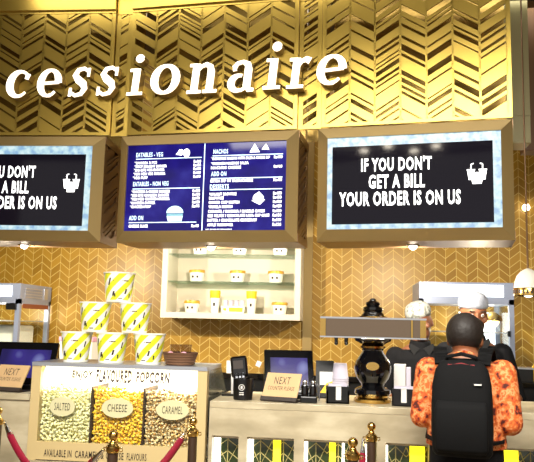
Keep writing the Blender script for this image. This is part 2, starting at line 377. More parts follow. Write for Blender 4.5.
def advert(P, A, u0, u1, label):
    t, S, y = board(P, A, u0, u1, label, 'screen'); fr = sframe(S)
    a = MB(); a.box((S[0], y, S[2]), (S[1], y+.01, S[3])); a.build('screen_border', 'screen_border', t)
    x0, z1 = fr(.03, .1); x1, z0 = fr(.955, .945)
    a = MB(); a.box((x0, y-.003, z0), (x1, y, z1)); a.build('screen', 'screen_black', t)
    a = MB()
    for s, ua, ub, va, vb in (("IF YOU DON'T", .195, .605, .235, .385), ('GET A BILL', .24, .565, .42, .57), ('YOUR ORDER IS ON US', .065, .765, .60, .755)):
        xa, zb = fr(ua+.01, va); xb, za = fr(ub+.01, vb); text_mesh(s, xa, xb, za, zb, y-.006, a.bm, .03)
    a.build('lettering', 'text_white', t)
    cx, cz = fr(.866, .46); k = .0062; a = MB()          # two drink cups with straws over a popcorn tub
    for s in (-1, 1):
        a.prism([(cx+s*k*5.2-k*3.4, cz+k*4.2), (cx+s*k*5.2+k*3.4, cz+k*4.2), (cx+s*k*5.2+k*3.7, cz+k*5.6), (cx+s*k*5.2-k*3.7, cz+k*5.6)], y-.007, y-.004)
        a.prism([(cx+s*k*5-k*2.2, cz-k*4.2), (cx+s*k*5+k*2.2, cz-k*4.2), (cx+s*k*5.2+k*3.2, cz+k*3.9), (cx+s*k*5.2-k*3.2, cz+k*3.9)], y-.007, y-.004)
        a.ribbon([(s*5.0, 5.6, .9), (s*5.0, 10, .9), (s*4.6, 10.6, .9), (s*2.6, 10.9, .9)], y-.007, y-.004, cx, cz, k)
    a.prism([(cx-k*4, cz-k*8), (cx+k*4, cz-k*8), (cx+k*5.6, cz+k*1.6), (cx, cz+k*2.8), (cx-k*5.6, cz+k*1.6)], y-.009, y-.007)
    ic = a.build('drinks_icon', 'text_white', t)
    a = MB()
    for i in range(5): a.box((cx-k*4.3+i*k*1.9, y-.0105, cz-k*3), (cx-k*4.3+i*k*1.9+k*.9, y-.009, cz-k*1.6))
    for i in range(3): a.box((cx-k*2.4+i*k*1.9, y-.0105, cz-k*6.4), (cx-k*2.4+i*k*1.9+k*.9, y-.009, cz-k*5))
    a.build('icon_marks', 'screen_black', ic)
    return t
uRB = loc_u(seg_pt(317.5, 190, 'r'), P2, AR), loc_u(seg_pt(513.8, 180, 'r'), P2, AR)
uMB = loc_u(seg_pt(119, 190, 'm'), P2, AM), loc_u(seg_pt(298, 190, 'm'), P2, AM)
uLBr = loc_u(seg_pt(100, 190, 'l'), P1, AL)
advert(P2, AR, uRB[0], uRB[1], 'gold-framed black screen with the bill notice beside the hanging pendant lamp')
advert(P1, AL, uLBr-1.09+.018, uLBr+.018, 'gold-framed black screen with the bill notice cut off by the left edge')
t, S, y = board(P2, AM, uMB[0], uMB[1], 'gold-framed blue menu screen with white price list, between the two black ones', 'menu')
a = MB(); a.box((S[0], y, S[2]), (S[1], y+.01, S[3])); a.build('screen', 'screen_blue', t)
fr = sframe(S); U = lambda x: (x-55)/437; V = lambda yy: (yy-36)/246
hd = MB(); it = MB(); ln = MB()
def row(mb, s, x0, x1, yc, h, b=.02):
    own = mb is None
    if own: mb = MB()
    xa, za = fr(U(x0), V(yc+h/2)); xb, zb = fr(U(x1), V(yc-h/2)); text_mesh(s, xa, xb, za, zb, y-.003, mb.bm, b)
    if own: mb.build('item_lettering', 'text_white', t)
def rule(x0, x1, yc, h=2):
    xa, za = fr(U(x0), V(yc+h/2)); xb, zb = fr(U(x1), V(yc-h/2)); ln.box((xa, y-.004, za), (xb, y, zb))
for s, x0, x1, yc in (('EATABLES - VEG', 80, 156, 64), ('EATABLES - NON VEG', 75, 175, 148), ('ADD ON', 68, 108, 245), ('NACHOS', 296, 336, 61), ('ADD ON', 292, 333, 124), ('DESSERTS', 290, 341, 160)):
    row(hd, s, x0, x1, yc, 13)
for x0, x1, yc in ((80, 264, 76), (74, 262, 162), (68, 256, 258), (294, 482, 73), (292, 482, 137), (290, 482, 169)): rule(x0, x1, yc)
xa, za = fr(U(271), 1); xb, zb = fr(U(273), 0); ln.box((xa, y-.004, za), (xb, y, zb))
for s, x0, x1, yc, pr in (('*SAMOSA 2 PCS', 76, 140, 87, '100'), ('*SPICY DELIGHT BURGER', 76, 168, 97.5, '150'), ('*BIG BITE VEG BURGER', 75, 162, 108, '150'), ('*PERI PERI VEG BURGER', 74, 165, 119, '150'), ('*VEG PUFF', 73, 115, 130, '90'),
        ('*CHICKEN & CHEESE BURGER', 71, 180, 170, '170'), ('*BIG BITE CHICKEN BURGER', 70, 178, 180.5, '170'), ('*PERI PERI CHICKEN BURGER', 70, 180, 191, '170'), ('*CHICKEN BUTTER', 69, 140, 202, '150'), ('*CHICKEN PUFF', 69, 128, 213, '95'), ('CHEESE SLICE', 68, 122, 268, '40'),
        ('*SIGNATURE NACHOS WITH SALSA & CHEESE DIP', 291, 448, 81, '180'), ('*CHICKEN NACHOS SALSA', 291, 392, 95, ''), ('NACHOS CHEESE', 291, 372, 107, '160'), ('EXTRA DIP OF SALSA/CHEESE', 291, 405, 144, '40'),
        ('WALNUT BROWNIE', 289, 362, 181, '150'), ('BROWNIE', 289, 328, 192, '130'), ('CHOCO CHIP MUFFIN', 288, 370, 204, '120'), ('VANILLA MUFFIN', 288, 352, 216, '120'), ('CARAMEL / BANANA / MARBLE CAKES', 287, 438, 229, '120'), ('RED VELVET / CHOCOLATE LAVA CUP CAKE', 287, 450, 241, '130'), ('BUTTER / CHOCOLATE CROISSANT', 286, 418, 253.5, '130'), ('APPLE TURNOVER', 286, 355, 266, '120')):
    row(None, s, x0, x1, yc, 8.2, .04)
    if pr: row(None, 'Rs'+pr, 243 if x0 < 200 else 459, 263 if x0 < 200 else 481, yc, 8.2, .04)
row(None, 'GST EXTRA AS APPLICABLE', 282, 352, 278.5, 3, .02)
hd.build('heading_lettering', 'text_cyan', t); it.bm.free(); ln.build('ruled_lines', 'text_cyan', t)
def pic(name, m, polys):
    a = MB()
    for pl in polys: a.prism([fr(U(x), V(yy)) for x, yy in pl], y-.004, y)
    return a.build(name, m, t)
mat('burger_bun', 'd4f0f4', .5, emit=.8, ecol='c8ecf2'); mat('burger_filling', '6f9fae', .5, emit=.6, ecol='5f93a6')
ell = lambda cx, cy, rx, ry, n=20, a0=0, a1=2*pi: [(cx+rx*cos(a0+(a1-a0)*i/n), cy-ry*sin(a0+(a1-a0)*i/n)) for i in range(n if a1-a0 > 6 else n+1)]
pic('burger_picture', 'burger_bun', [ell(196, 232, 23, 20, 16, 0, pi), [(174, 240), (218, 240), (215, 255), (178, 255)]])
pic('burger_filling_picture', 'burger_filling', [[(174, 234), (218, 234), (218, 239), (174, 239)]])
pic('nacho_picture', 'text_white', [[(394, 66), (421, 66), (407, 42)], [(426, 59), (446, 60), (437, 43)]])
pic('cake_picture', 'text_white', [ell(420, 194, 14, 12), [(408, 186), (422, 176), (434, 190)], [(402, 200), (438, 198), (424, 212)]])
pic('wrap_picture', 'text_white', [ell(222, 62, 9, 12), ell(206, 60, 7, 9), [(192, 66), (202, 54), (206, 68)]])

# three recessed downlights beneath the screens (fixture + its light)
def downlight(px, py, which, lab, tgt, watts):
    p = seg_pt(px, py, which, -.2); p.z = 2.047
    t = thing('downlight', lab, 'light', (p.x, p.y, p.z), 0, 'downlights under the screens')
    a = MB(); a.lathe([(.04, -.008), (.042, 0), (.024, 0), (.022, -.006)]); a.build('trim_ring', 'chrome', t, True)
    a = MB(); a.lathe([(.006, -.03), (.018, -.024), (.024, -.012), (.024, -.003)]); a.build('lens', 'lamp_white', t, True)
    s = spot('downlight_lamp', (0, 0, -.045), (0, .001, -1), watts, 165, .5, (1, .9, .72), .012); s.parent = t
    s.rotation_euler = (Vector(tgt)-p).to_track_quat('-Z', 'Y').to_euler()
for px, py, wh, lab in ((24, 248, 'l', 'small glowing downlight under the left black screen'), (211, 247, 'm', 'small glowing downlight under the blue menu screen'), (413, 246, 'r', 'small glowing downlight under the right black screen')):
    p = seg_pt(px, py, wh); downlight(px, py, wh, lab, (p.x, p.y+1.2, 1.2), 50)

mat('hall_bulb', 'ffffff', .4, emit=70, ecol='fff2dc')
nR = Vector((sin(AR), cos(AR), 0))
for px, py, lab in ((364, 150, 'leftmost'), (388, 145, 'second'), (414, 150, 'third'), (436, 145, 'rightmost')):
    hit = seg_pt(px, py, 'r', .04); d = (hit-CAM).normalized(); d = d-nR*2*d.dot(nR); q = hit+d*((3.9-hit.z)/d.z)
    t = thing('ceiling_downlight', 'hall ceiling downlight, %s of four glints atop the right black screen' % lab, 'light', (q.x, q.y, 3.9), 0, 'hall ceiling downlights')
    a = MB(); a.lathe([(.075, -.012), (.08, 0), (.055, 0), (.055, -.008)]); a.build('trim_ring', 'chrome', t, True)
    a = MB(); a.lathe([(.05, -.02), (.054, -.0125)]); a.build('lens', 'hall_bulb', t)

# --- sign letters
def arc(cx, cz, rx, rz, a0, a1, wf, n=18):
    return [(cx+rx*cos(radians(a0+(a1-a0)*i/n)), cz+rz*sin(radians(a0+(a1-a0)*i/n)), wf(i/n, radians(a0+(a1-a0)*i/n))) for i in range(n+1)]
thick = lambda t, q: .1+.16*abs(cos(q))**1.4
SERIF = lambda x, z, w=.46: [(x-w/2, z, .1), (x+w/2, z, .1)]
GL = {
 'c': (.86, [arc(.46, .5, .36, .44, 48, 318, lambda t, q: (.1+.17*max(0, -cos(q)))*(1 if t < .9 else .8)), [(.66, .78, .2), (.8, .74, .2)]]),
 'e': (.86, [arc(.44, .5, .35, .44, 0, 318, lambda t, q: .1+.15*abs(cos(q))**1.2 if t < .92 else .09), [(.1, .48, .1), (.82, .52, .1)]]),
 's': (.74, [[(.68, .84, .1), (.5, .95, .12), (.28, .9, .15), (.19, .72, .2), (.34, .56, .25), (.52, .44, .25), (.6, .28, .2), (.5, .1, .14), (.28, .05, .12), (.08, .16, .1)], [(.68, .96, .09), (.68, .68, .09)], [(.08, .3, .09), (.08, .02, .09)]]),
 'i': (.56, [[(.28, .0, .24), (.28, .97, .24)], SERIF(.28, .05, .54), [(.04, .93, .1), (.3, .93, .1)]]),
 'o': (.94, [arc(.47, .5, .36, .44, 0, 360, thick, 28)]),
 'n': (1.1, [[(.26, 0, .24), (.26, .97, .24)], SERIF(.26, .05, .5), [(.02, .93, .1), (.28, .93, .1)], [(.3, .72, .09), (.44, .88, .12), (.6, .94, .15), (.75, .86, .2), (.8, .68, .24), (.8, 0, .24)], SERIF(.82, .05, .5)]),
 'a': (.9, [[(.14, .78, .16), (.24, .92, .13), (.42, .96, .12), (.58, .88, .2), (.62, .7, .24), (.62, .2, .24), (.7, .06, .15), (.86, .06, .1)], arc(.36, .29, .27, .24, 75, 330, lambda t, q: .1+.13*max(0, -cos(q))), [(.1, .76, .18), (.22, .78, .18)]]),
 'r': (.78, [[(.26, 0, .24), (.26, .97, .24)], SERIF(.28, .05, .56), [(.02, .93, .1), (.28, .93, .1)], [(.3, .68, .1), (.42, .86, .13), (.56, .92, .18), (.7, .86, .22)]]),
}
ORD = ['first', 'second', 'third']
LET = [('c', 5, 29, 98, 70, 'l', 'at the left edge of the photo'), ('e', 36, 59, 97.5, 68.5, 'l', 'just right of the letter c'), ('s', 67, 88, 97, 67, 'l', 'left one of the two letters s'), ('s', 95, 116, 96, 66, 'l', 'right one of the two letters s'),
       ('i', 126, 143, 95, 68, 'm', 'dotted, between letters s and o'), ('o', 149, 179, 94.5, 63.5, 'm', 'round, left of the letter n'), ('n', 186, 219, 93, 62, 'm', 'right of the letter o'), ('a', 227, 256, 92, 60, 'm', 'between letters n and i'),
       ('i', 262, 281, 89, 57.5, 'm', 'dotted, between letters a and r'), ('r', 286, 311, 88, 56.5, 'm', 'left of the last letter e'), ('e', 316, 345, 85, 53.5, 'r', 'ending the word at right')]
for ch, x0, x1, yb, yt, wh, lab in LET:
    A = {'m': AM, 'r': AR, 'l': AL}[wh]; off = .07
    p0 = seg_pt(x0, yb, wh, off); p1 = seg_pt(x1, yb, wh, off); z1 = seg_pt((x0+x1)/2, yt, wh, off).z
    H = z1-p0.z; Wd = (p1-p0).length; gw, strokes = GL[ch]; sx = Wd/gw/H*.94
    t = thing('sign_letter', 'lit white serif letter %s of the sign, %s' % (ch, lab), 'letter', (p0.x, p0.y, (p0.z+seg_pt(x1, yb, wh, off).z)/2), -A, 'lit sign letters')
    fa = MB(); re = MB()
    dot = [arc(.32, 1.36, .07, .07, 0, 360, lambda t, q: .16, 14)] if ch == 'i' else []
    for stt in strokes+dot:
        pts = [(x*sx, z, ww*(.5+.5*sx)) for x, z, ww in stt]
        fa.ribbon(pts, -.004, .002, 0, 0, H, .1); re.ribbon(pts, .002, off, 0, 0, H, .1, .012)
    fa.build('lit_face', 'letter_face', t); re.build('letter_return', 'gold_frame', t)

# --- pale hanging box, pendant, glowing wall glare at the far right
p = at(509, 143, 4.75); q = at(531, 143, 4.75)
a = MB(); a.box((p.x-.12, 4.75, p.z), (q.x, 4.95, 3.9)); a.box((p.x-.12, 4.742, 2.99), (q.x, 4.75, 3.03)); tag(a.build('ceiling_box', 'pale_panel'), 'pale olive boxed ceiling drop hanging behind the pendant cord', 'ceiling box')
a = MB(); a.box((q.x+.01, 4.95, q.z), (q.x+.9, 5.1, 3.9)); tag(a.build('ceiling_drop', 'brown_panel'), 'brown ceiling drop at the right edge beside the pale box', 'ceiling box')
p = at(528.5, 296, 4.5)
t = thing('pendant_lamp', 'white domed pendant lamp with brass band hanging at the right edge', 'lamp', (p.x, p.y, p.z))
a = MB(); a.lathe([(.082, .018), (.084, .05), (.08, .085), (.066, .125), (.045, .15), (.02, .165), (.01, .17)]); a.build('dome_shade', 'white', t, True)
a = MB(); a.lathe([(.086, 0), (.088, .002), (.088, .045), (.086, .048), (.083, .048), (.083, 0)]); bd = a.build('brass_band', 'brass', t, True)
a = MB()
for i in range(22):
    g = 2*pi*i/22; a.box((-.006, -.0895, .012), (.006, -.087, .036), Matrix.Rotation(g, 4, 'Z'))
a.build('band_cutout', 'dark_wood', bd)
a = MB(); a.cone((0, 0, .165), .006, (0, 0, 3.9-p.z), .005, 10); a.build('cord', 'bronze', t)
a = MB(); a.ball((0, 0, .03), .04); a.build('bulb', 'led_white', t, True)
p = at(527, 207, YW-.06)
t = thing('wall_glare', 'tiny round bright lamp on the gold wall right of the screens', 'lamp', (p.x, YW, p.z))  # glowing ball added in place of a lamp's reflection on the glossy tile
a = MB(); a.ball((0, -.035, 0), .028); a.build('glare_ball', 'lamp_white', t, True)
a = MB(); a.cone((0, -.012, 0), .03, (0, 0, 0), .03); a.build('glare_mount', 'brass', t)

# ------------------------------------------------------------------ wall shelf cabinet
YC = 5.4
A0 = at(160.5, 318, YC); A1 = at(302, 320, YC); zb = (A0.z+A1.z)/2; zt = zb+.62
X0, X1 = at(161.5, 285, YC).x, at(300.5, 285, YC).x
cx = (X0+X1)/2; hw = (X1-X0)/2
t = thing('wall_cabinet', 'open white display cabinet with glass shelves on the tiled wall', 'cabinet', (cx, YC, zb))
a = MB(); T = .045; dp = YW-YC
a.box((-hw, 0, 0), (hw, dp, T)); a.box((-hw, 0, .575), (hw, dp, .62)); a.box((-hw, 0, T), (-hw+T, dp, .575)); a.box((hw-T, 0, T), (hw, dp, .575)); a.box((-hw+T, dp-.02, T), (hw-T, dp, .575))
a.build('carcass', 'white_wood', t)
zs1 = at(230, 281.5, YC).z-zb
zs2 = zs1+.215
for zz in (zs1, zs2):
    a = MB(); a.box((-hw+T, .01, zz-.006), (hw-T, dp-.02, zz)); a.build('glass_shelf', 'glass_shelf', t)
a = MB(); a.box((-hw+T+.01, .04, .565), (hw-T-.01, .07, .575)); a.build('light_strip', 'led_soft', t)
s = area('cabinet_lamp', (0, .06, .56), (0, .15, 0), 1.0, .03, .5, (1, .96, .86)); s.parent = t
def cab_tub(name, lab, group, px, zf, r, h, first=None):
    x = at(px, 300, YC+.1).x; loc = (x, YC+.12, zb+zf)
    if first: return dup(first, loc, None, lab)
    t = thing(name, lab, 'tub', loc, 0, group)
    a = MB(); a.lathe([(r*.82, 0), (r*.84, .003), (r, h*.78)]); a.build('paper_cup', 'rim_white', t, True)
    a = MB(); a.lathe([(r*1.07, h*.76), (r*1.09, h*.8), (r*1.05, h*.97), (r*.98, h)]); a.build('gold_lid', 'lid_gold', t, True)
    a = MB()
    for q in (-.35, .25): a.box((r*q-.007, -r*.97, h*.32), (r*q+.007, -r*.85, h*.5))
    a.build('printed_mark', 'ink', t)
    return t
G = 'lidded tubs in the white cabinet'
tb = cab_tub('snack_tub', 'small white tub with gold lid, left on the middle glass shelf', G, 195.5, zs1, .06, .095)
for px, lab in ((236.5, 'small white tub with gold lid, middle of the middle glass shelf'), (275, 'small white tub with gold lid, right on the middle glass shelf')): cab_tub('', lab, G, px, zs1, 0, 0, tb)
cab_tub('', 'small white tub with gold lid at the left end of the cabinet bottom', G, 191.5, T, 0, 0, tb); cab_tub('', 'small white tub with gold lid at the right end of the cabinet bottom', G, 279.5, T, 0, 0, tb)
for px, lab in ((198, 'tub on the top glass shelf above the left lidded tub, base showing'), (238, 'tub on the top glass shelf above the middle lidded tub, base showing'), (279, 'tub on the top glass shelf above the right lidded tub, base showing')): cab_tub('', lab, G, px, zs2, 0, 0, tb)
def tall(px, lab, first=None):
    x = at(px, 300, YC+.1).x; loc = (x, YC+.1, zb+T)
    if first: return dup(first, loc, None, lab)
    t = thing('tall_cup', lab, 'cup', loc, 0, 'tall paper cups in the white cabinet')
    a = MB(); a.lathe([(.03, 0), (.031, .003), (.038, .12)]); a.build('paper_cup', 'rim_white', t, True)
    a = MB(); a.lathe([(.039, .118), (.041, .125), (.043, .17), (.042, .178)]); a.build('yellow_top', 'yellow', t, True)
    a = MB(); a.box((-.008, -.0365, .055), (.008, -.03, .08)); a.build('printed_mark', 'ink', t)
    return t
tc_ = tall(215, 'tall white cup with yellow top left of the cup tray'); tall(251.5, 'tall white cup with yellow top right of the cup tray', tc_)
x = at(233.5, 307, YC+.1).x
t = thing('carry_tray', 'small white and yellow carry tray of cups between tall cups', 'tray', (x, YC+.11, zb+T))
a = MB(); a.prism([(-.085, 0), (.085, 0), (.095, .055), (-.095, .055)], -.05, .05); a.build('tray', 'rim_white', t)
a = MB(); a.box((-.03, -.052, .012), (.08, -.049, .045)); a.box((-.075, -.052, .02), (-.05, -.049, .04)); a.build('yellow_print', 'yellow', t)
for i in range(4):
    a = MB(); a.lathe([(.017, .055), (.021, .1), (.016, .106)], 16, (-.066+i*.044, 0, 0)); a.build('cup', 'lav_paper', t, True)

# ------------------------------------------------------------------ back counter and food warmers
BCZ = 1.2; YBC = 5.12
a = MB(); a.box((-3.6, YBC+.02, 0), (2.6, YW-.001, BCZ-.04)); tag(a.build('back_counter', 'black'), 'dark back counter along the tiled wall', 'counter')
a = MB(); a.box((-3.6, YBC, BCZ-.039), (2.6, YW-.001, BCZ)); tag(a.build('back_worktop', 'black_gloss'), 'black glossy worktop on the back counter', 'worktop')
def warmer(x0, x1, y0, y1, z0, z1, label, side):
    W = x1-x0; D = y1-y0; H = z1-z0
    t = thing('food_warmer', label, 'food warmer', ((x0+x1)/2, y0, z0)); h = W/2
    hh = .12
    a = MB(); pr = .035
    for sx in (-1, 1):
        for (ya, yb) in ((0, pr), (D-pr, D)): a.box((sx*h, ya, 0), (sx*(h-pr), yb, H-hh))
    a.box((-h, 0, 0), (h, D, .09)); a.box((-h, 0, H-hh-.035), (h, D, H-hh-.012)); a.build('steel_frame', 'steel_blue', t)
    a = MB(); a.box((-h, 0, H-hh-.012), (h, D, H)); hd = a.build('top_housing', 'steel_blue', t)
    a = MB(); a.box((-h+.07, -.006, H-hh+.018), (h-.07, 0, H-.018)); a.build('light_box', 'header_white', hd)
    if side:
        a = MB()
        for i in range(4): a.box((h, .08, H-.105+i*.022), (h+.004, D-.18, H-.097+i*.022))
        a.box((h, D-.14, H-.11), (h+.004, D-.07, H-.02)); a.build('louvre', 'steel', hd)
        a = MB(); a.box((h, .05, H-hh-.07), (h+.005, D-.05, H-hh-.035)); a.build('brown_strip', 'brown_strip', t)
    a = MB(); a.box((-h+pr, .01, .09), (h-pr, .016, H-hh-.035)); a.build('front_glass', 'glass', t)
    for sx in (-1, 1):
        a = MB(); a.box((sx*(h-.008), pr, .09), (sx*(h-.013), D-pr, H-hh-.035)); a.build('side_glass', 'glass', t)
    a = MB(); a.box((-h+pr, .05, .33), (h-pr, D-.05, .338)); a.build('wire_shelf', 'steel', t)
    lm = bpy.data.lights.new('warmer_lamp', 'POINT'); lm.shadow_soft_size = .05; lm.energy = 7; lm.color = (1, .9, .68)
    lo = bpy.data.objects.new('warmer_lamp', lm); COL.objects.link(lo); lo.parent = t; lo.location = (W*.2, D*.35, H-hh-.13)
    return t, h, H, D
p0 = at(419, 281.5, 5.16); p1 = at(513.5, 281.5, 5.16)
t, h, H, D = warmer(p0.x, p1.x, 5.16, 5.7, BCZ, p0.z, 'steel food warmer with lit white header behind the two capped staff', False)
for i, xx in enumerate((-.29, .22)):
    a = MB(); a.lathe([(.07, 0), (.065, .03), (.03, .06), (.01, .07)], 20, (xx, .2, H-.27)); lp = a.build('heat_lamp', 'brass', t, True)
    a = MB(); a.ball((xx, .2, H-.27), .045); a.build('bulb', 'warm_bulb', lp, True)
a = MB(); a.box((.02, D-.06, .1), (h-.04, D-.05, H-.2)); a.build('back_panel', 'header_white', t)
a = MB(); a.box((h-.05, .0, H-.38), (h-.03, -.012, H-.34)); a.build('latch', 'black', t)
p1 = at(21, 284, 5.14)
t, h, H, D = warmer(p1.x-.8, p1.x, 5.14, 5.7, BCZ, p1.z+.005, 'steel food warmer with lit header and louvred side at the left edge', True)
a = MB(); a.box((-h+.1, .2, .1), (h-.1, .5, .3), bev=.02); a.build('food_tray', 'white', t)
a = MB(); a.box((h-.1, -.02, .42), (h-.02, -.001, .47)); a.build('handle', 'black', t)
# lidded box behind the tubs, small things at the right
p = at(76, 335, 5.2)
t = thing('cake_box', 'white carton with pink lid behind the popcorn tubs', 'box', (p.x, 5.2, BCZ))
a = MB(); a.box((-.13, 0, 0), (.13, .2, .19), bev=.006); a.build('carton', 'white', t)
a = MB(); a.box((-.135, -.005, .19), (.135, .205, .225), bev=.006); a.build('lid', 'pink', t)
p = at(530, 385, 5.0)
t = thing('counter_caddy', 'grey counter box at the right edge below the tiles', 'box', (at(520, 385, 5.08).x, 5.08, BCZ))
a = MB(); a.box((-.02, 0, 0), (.1, .15, .09), bev=.004); a.build('box_body', 'black', t)
a = MB(); a.box((-.024, -.004, .09), (.104, .154, .1)); a.build('box_lid', 'steel', t)
t = thing('sauce_bottle', 'yellow sauce container at the right edge on the back counter', 'bottle', (at(531, 385, 5.08).x+.06, 5.1, BCZ))
a = MB(); a.lathe([(.04, 0), (.045, .01), (.045, .11), (.03, .13)]); a.build('bottle_body', 'yellow', t, True)
a = MB(); a.lathe([(.022, .13), (.02, .15), (.006, .19)]); a.build('nozzle', 'yellow', t, True)

# ------------------------------------------------------------------ front counter
XC0 = -.745; XC1 = 1.75
XO = [(212, 238.5), (247, 294), (304, 349.5), (364.5, 377), (386, 429), (503, 545)]
def fx(px): return at(px, 440, YF).x
t = thing('service_counter', 'beige stone service counter with backlit patterned panels under its front', 'counter', ((XC0+XC1)/2, YF, 0)); ox = (XC0+XC1)/2
a = MB(); za = .966; zl = .16
a.box((XC0-ox, 0, za), (XC1-ox, .06, CT-.0355)); a.box((XC0-ox, 0, 0), (XC1-ox, .06, zl))
edges = [XC0]+[fx(v) for o in XO for v in o]+[XC1]
for i in range(0, len(edges), 2):
    if edges[i+1] > edges[i]: a.box((edges[i]-ox, 0, zl), (edges[i+1]-ox, .06, za))
a.build('stone_front', 'stone', t)
a = MB(); a.box((XC0-ox, .13, 0), (XC1-ox, .57, CT-.036)); a.box((XC0-ox, .06, za-.02), (XC1-ox, .13, CT-.036)); a.box((XC0-ox, .06, 0), (XC0-ox+.02, .13, za)); a.box((XC1-ox-.02, .06, 0), (XC1-ox, .13, za)); a.box((XC0-ox, .06, 0), (XC1-ox, .13, .16)); a.build('carcass', 'white_wood', t)
BARS = [[('led_white', 212, 218)], [('led_white', 247, 251.5), ('led_yellow', 272, 279.5)], [('led_white', 304, 307), ('led_yellow', 329, 335.5), ('led_white', 342, 344.5)], [('led_white', 364.8, 367)], [('led_white', 386.5, 388.5), ('led_yellow', 411, 426)], [('led_yellow', 506, 521)]]
for (pa, pb), bars in zip(XO, BARS):
    x0, x1 = fx(pa)-ox, fx(pb)-ox; w_ = x1-x0
    a = MB(); a.box((x0+.001, .09, zl), (x1-.001, .1, za-.021)); g = a.build('patterned_glass', 'glass_dark', t)
    a = MB()
    n = max(1, round(w_/.11)); cw = w_/n
    for c in range(n):
        xa = x0+c*cw; xm = xa+cw/2; xb = xa+cw
        for k in range(4):
            z0 = za-.03-k*.2
            a.ribbon([(xa, z0-.05, .004), (xm, z0, .004), (xb, z0-.05, .004)], .085, .09)
            a.ribbon([(xa, z0-.11, .004), (xm, z0-.06, .004), (xb, z0-.11, .004)], .085, .09)
            a.ribbon([(xa, z0, .004), (xm, z0-.13, .004), (xb, z0, .004)], .085, .09)
        a.ribbon([(xm, zl+.01, .004), (xm, za-.022, .004)], .085, .09)
    a.build('pattern_lines', 'glass_line', g)
    for mm, ba, bb in bars:
        a = MB(); a.box((fx(ba)-ox, .066, zl), (fx(bb)-ox, .084, za-.021)); a.build('light_strip', mm, t)
a = MB(); a.box((XC0, YF, CT-.035), (XC1, YB, CT), bev=.002); tag(a.build('counter_slab', 'stone'), 'beige stone slab on top of the right counter, holding the beer tower', 'worktop')
XL0 = -3.1; XL1 = at(28, 420, YF).x
t = thing('left_counter', 'beige stone counter block left of the popcorn case', 'counter', ((XL0+XL1)/2, YF, 0)); hwl = (XL1-XL0)/2
a = MB(); a.box((-hwl, .01, 0), (hwl, .6, CT-.036)); a.build('stone_front', 'stone', t)
a = MB(); a.box((-hwl, 0, CT-.035), (hwl, .6, CT), bev=.004); a.build('stone_slab', 'stone', t)

# ------------------------------------------------------------------ popcorn display case
CX0, CX1 = at(29.5, 410, YF).x, at(206, 410, YF).x; CX0 = max(CX0, XL1+.004); CX1 = min(CX1, XC0-.004)
cz0, cz1 = .8, 1.318; W = CX1-CX0; h = W/2; D = .58; zg = .895
t = thing('popcorn_case', 'glass-fronted popcorn display case with three flavours and gold frame', 'display case', ((CX0+CX1)/2, YF, 0)); cxc = (CX0+CX1)/2
a = MB(); fl = .052
a.box((-h, 0, zg-.1), (-h+fl, .05, cz1-.02)); a.box((h-fl, 0, zg-.1), (h, .05, cz1-.02)); a.box((-h+fl, 0, zg-.095), (h-fl, .05, zg)); a.build('front_frame', 'cream', t)
a = MB(); a.box((-h, .03, 0), (h, D, zg-.101)); a.box((-h, -.012, zg-.13), (h, .03, zg-.101)); a.build('plinth', 'stone', t)
a = MB(); a.box((-h, -.004, cz1-.02), (h, D-.17, cz1)); a.build('steel_top', 'steel', t)
a = MB(); a.box((-h+.013, .27, zg-.1), (h-.013, .28, cz1-.021)); a.box((-h+.013, .052, zg), (-h+.02, .27, cz1-.04)); a.box((h-.02, .052, zg), (h-.013, .27, cz1-.04)); a.box((-h+fl, .051, zg-.1), (h-fl, .27, zg)); a.build('white_interior', 'interior_white', t)
for sx, xa, xb in ((-1, -h, -h+.012), (1, h-.012, h)):      # side cheeks with a back edge that slopes down
    a = MB()
    vs = [(.05, CT-.2), (D, CT-.2), (D, CT+.02), (D-.17, cz1-.021), (.05, cz1-.021)]
    A_ = [a.bm.verts.new((xa, yy, zz)) for yy, zz in vs]; B_ = [a.bm.verts.new((xb, yy, zz)) for yy, zz in vs]
    a.bm.faces.new(A_); a.bm.faces.new(B_[::-1])
    for i in range(5): a.bm.faces.new((A_[i], A_[(i+1) % 5], B_[(i+1) % 5], B_[i]))
    a.build('side_cheek', 'cheek_grey', t)
a = MB(); a.box((-h+fl, .006, zg), (h-fl, .01, cz1-.021)); a.build('front_glass', 'glass', t)
iw = (W-2*fl)/3
for i in (1, 2):
    a = MB(); a.box((-h+fl+i*iw-.004, .012, zg), (-h+fl+i*iw+.004, .269, zg+.3)); a.build('divider', 'dark_wood', t)
a = MB(); a.box((-h+fl, .06, cz1-.036), (h-fl, .09, cz1-.021)); a.build('light_strip', 'led_soft', t)
s = area('case_lamp', (0, .1, cz1-.04), (0, .14, zg), W-.14, .03, 7.5, (1, .96, .86)); s.parent = t
def lx(px, py): q = at(px, py, YF+.004); return q.x-cxc, q.z
for s, pa, pb, d0, d1 in (('ENJOY', 72, 93, -.002, -.004), ('FLAVOURED', 96, 132, -.01, .006), ('POPCORN', 136, 170, -.006, .0)):
    x0, _ = lx(pa, 376); x1, _ = lx(pb, 376); zc = lx(120, 376.5)[1]; mm = MB(); text_mesh(s, x0, x1, zc-.026+d0, zc+.03+d1, .004, mm.bm, .045, shear=.1); mm.build('glass_lettering', 'ink', t)
for s, pa, pb in (('AVAILABLE IN', 44, 72), ('CARAMEL', 75, 98), ('& CHEESE', 101, 124), ('FLAVOURS', 127, 147)):
    x0, z0 = lx(pa, 458.5); x1, z1 = lx(pb, 452.5); mm = MB(); text_mesh(s, x0, x1, zg-.077, zg-.04, -.002, mm.bm, .01); mm.build('base_lettering', 'ink', t)
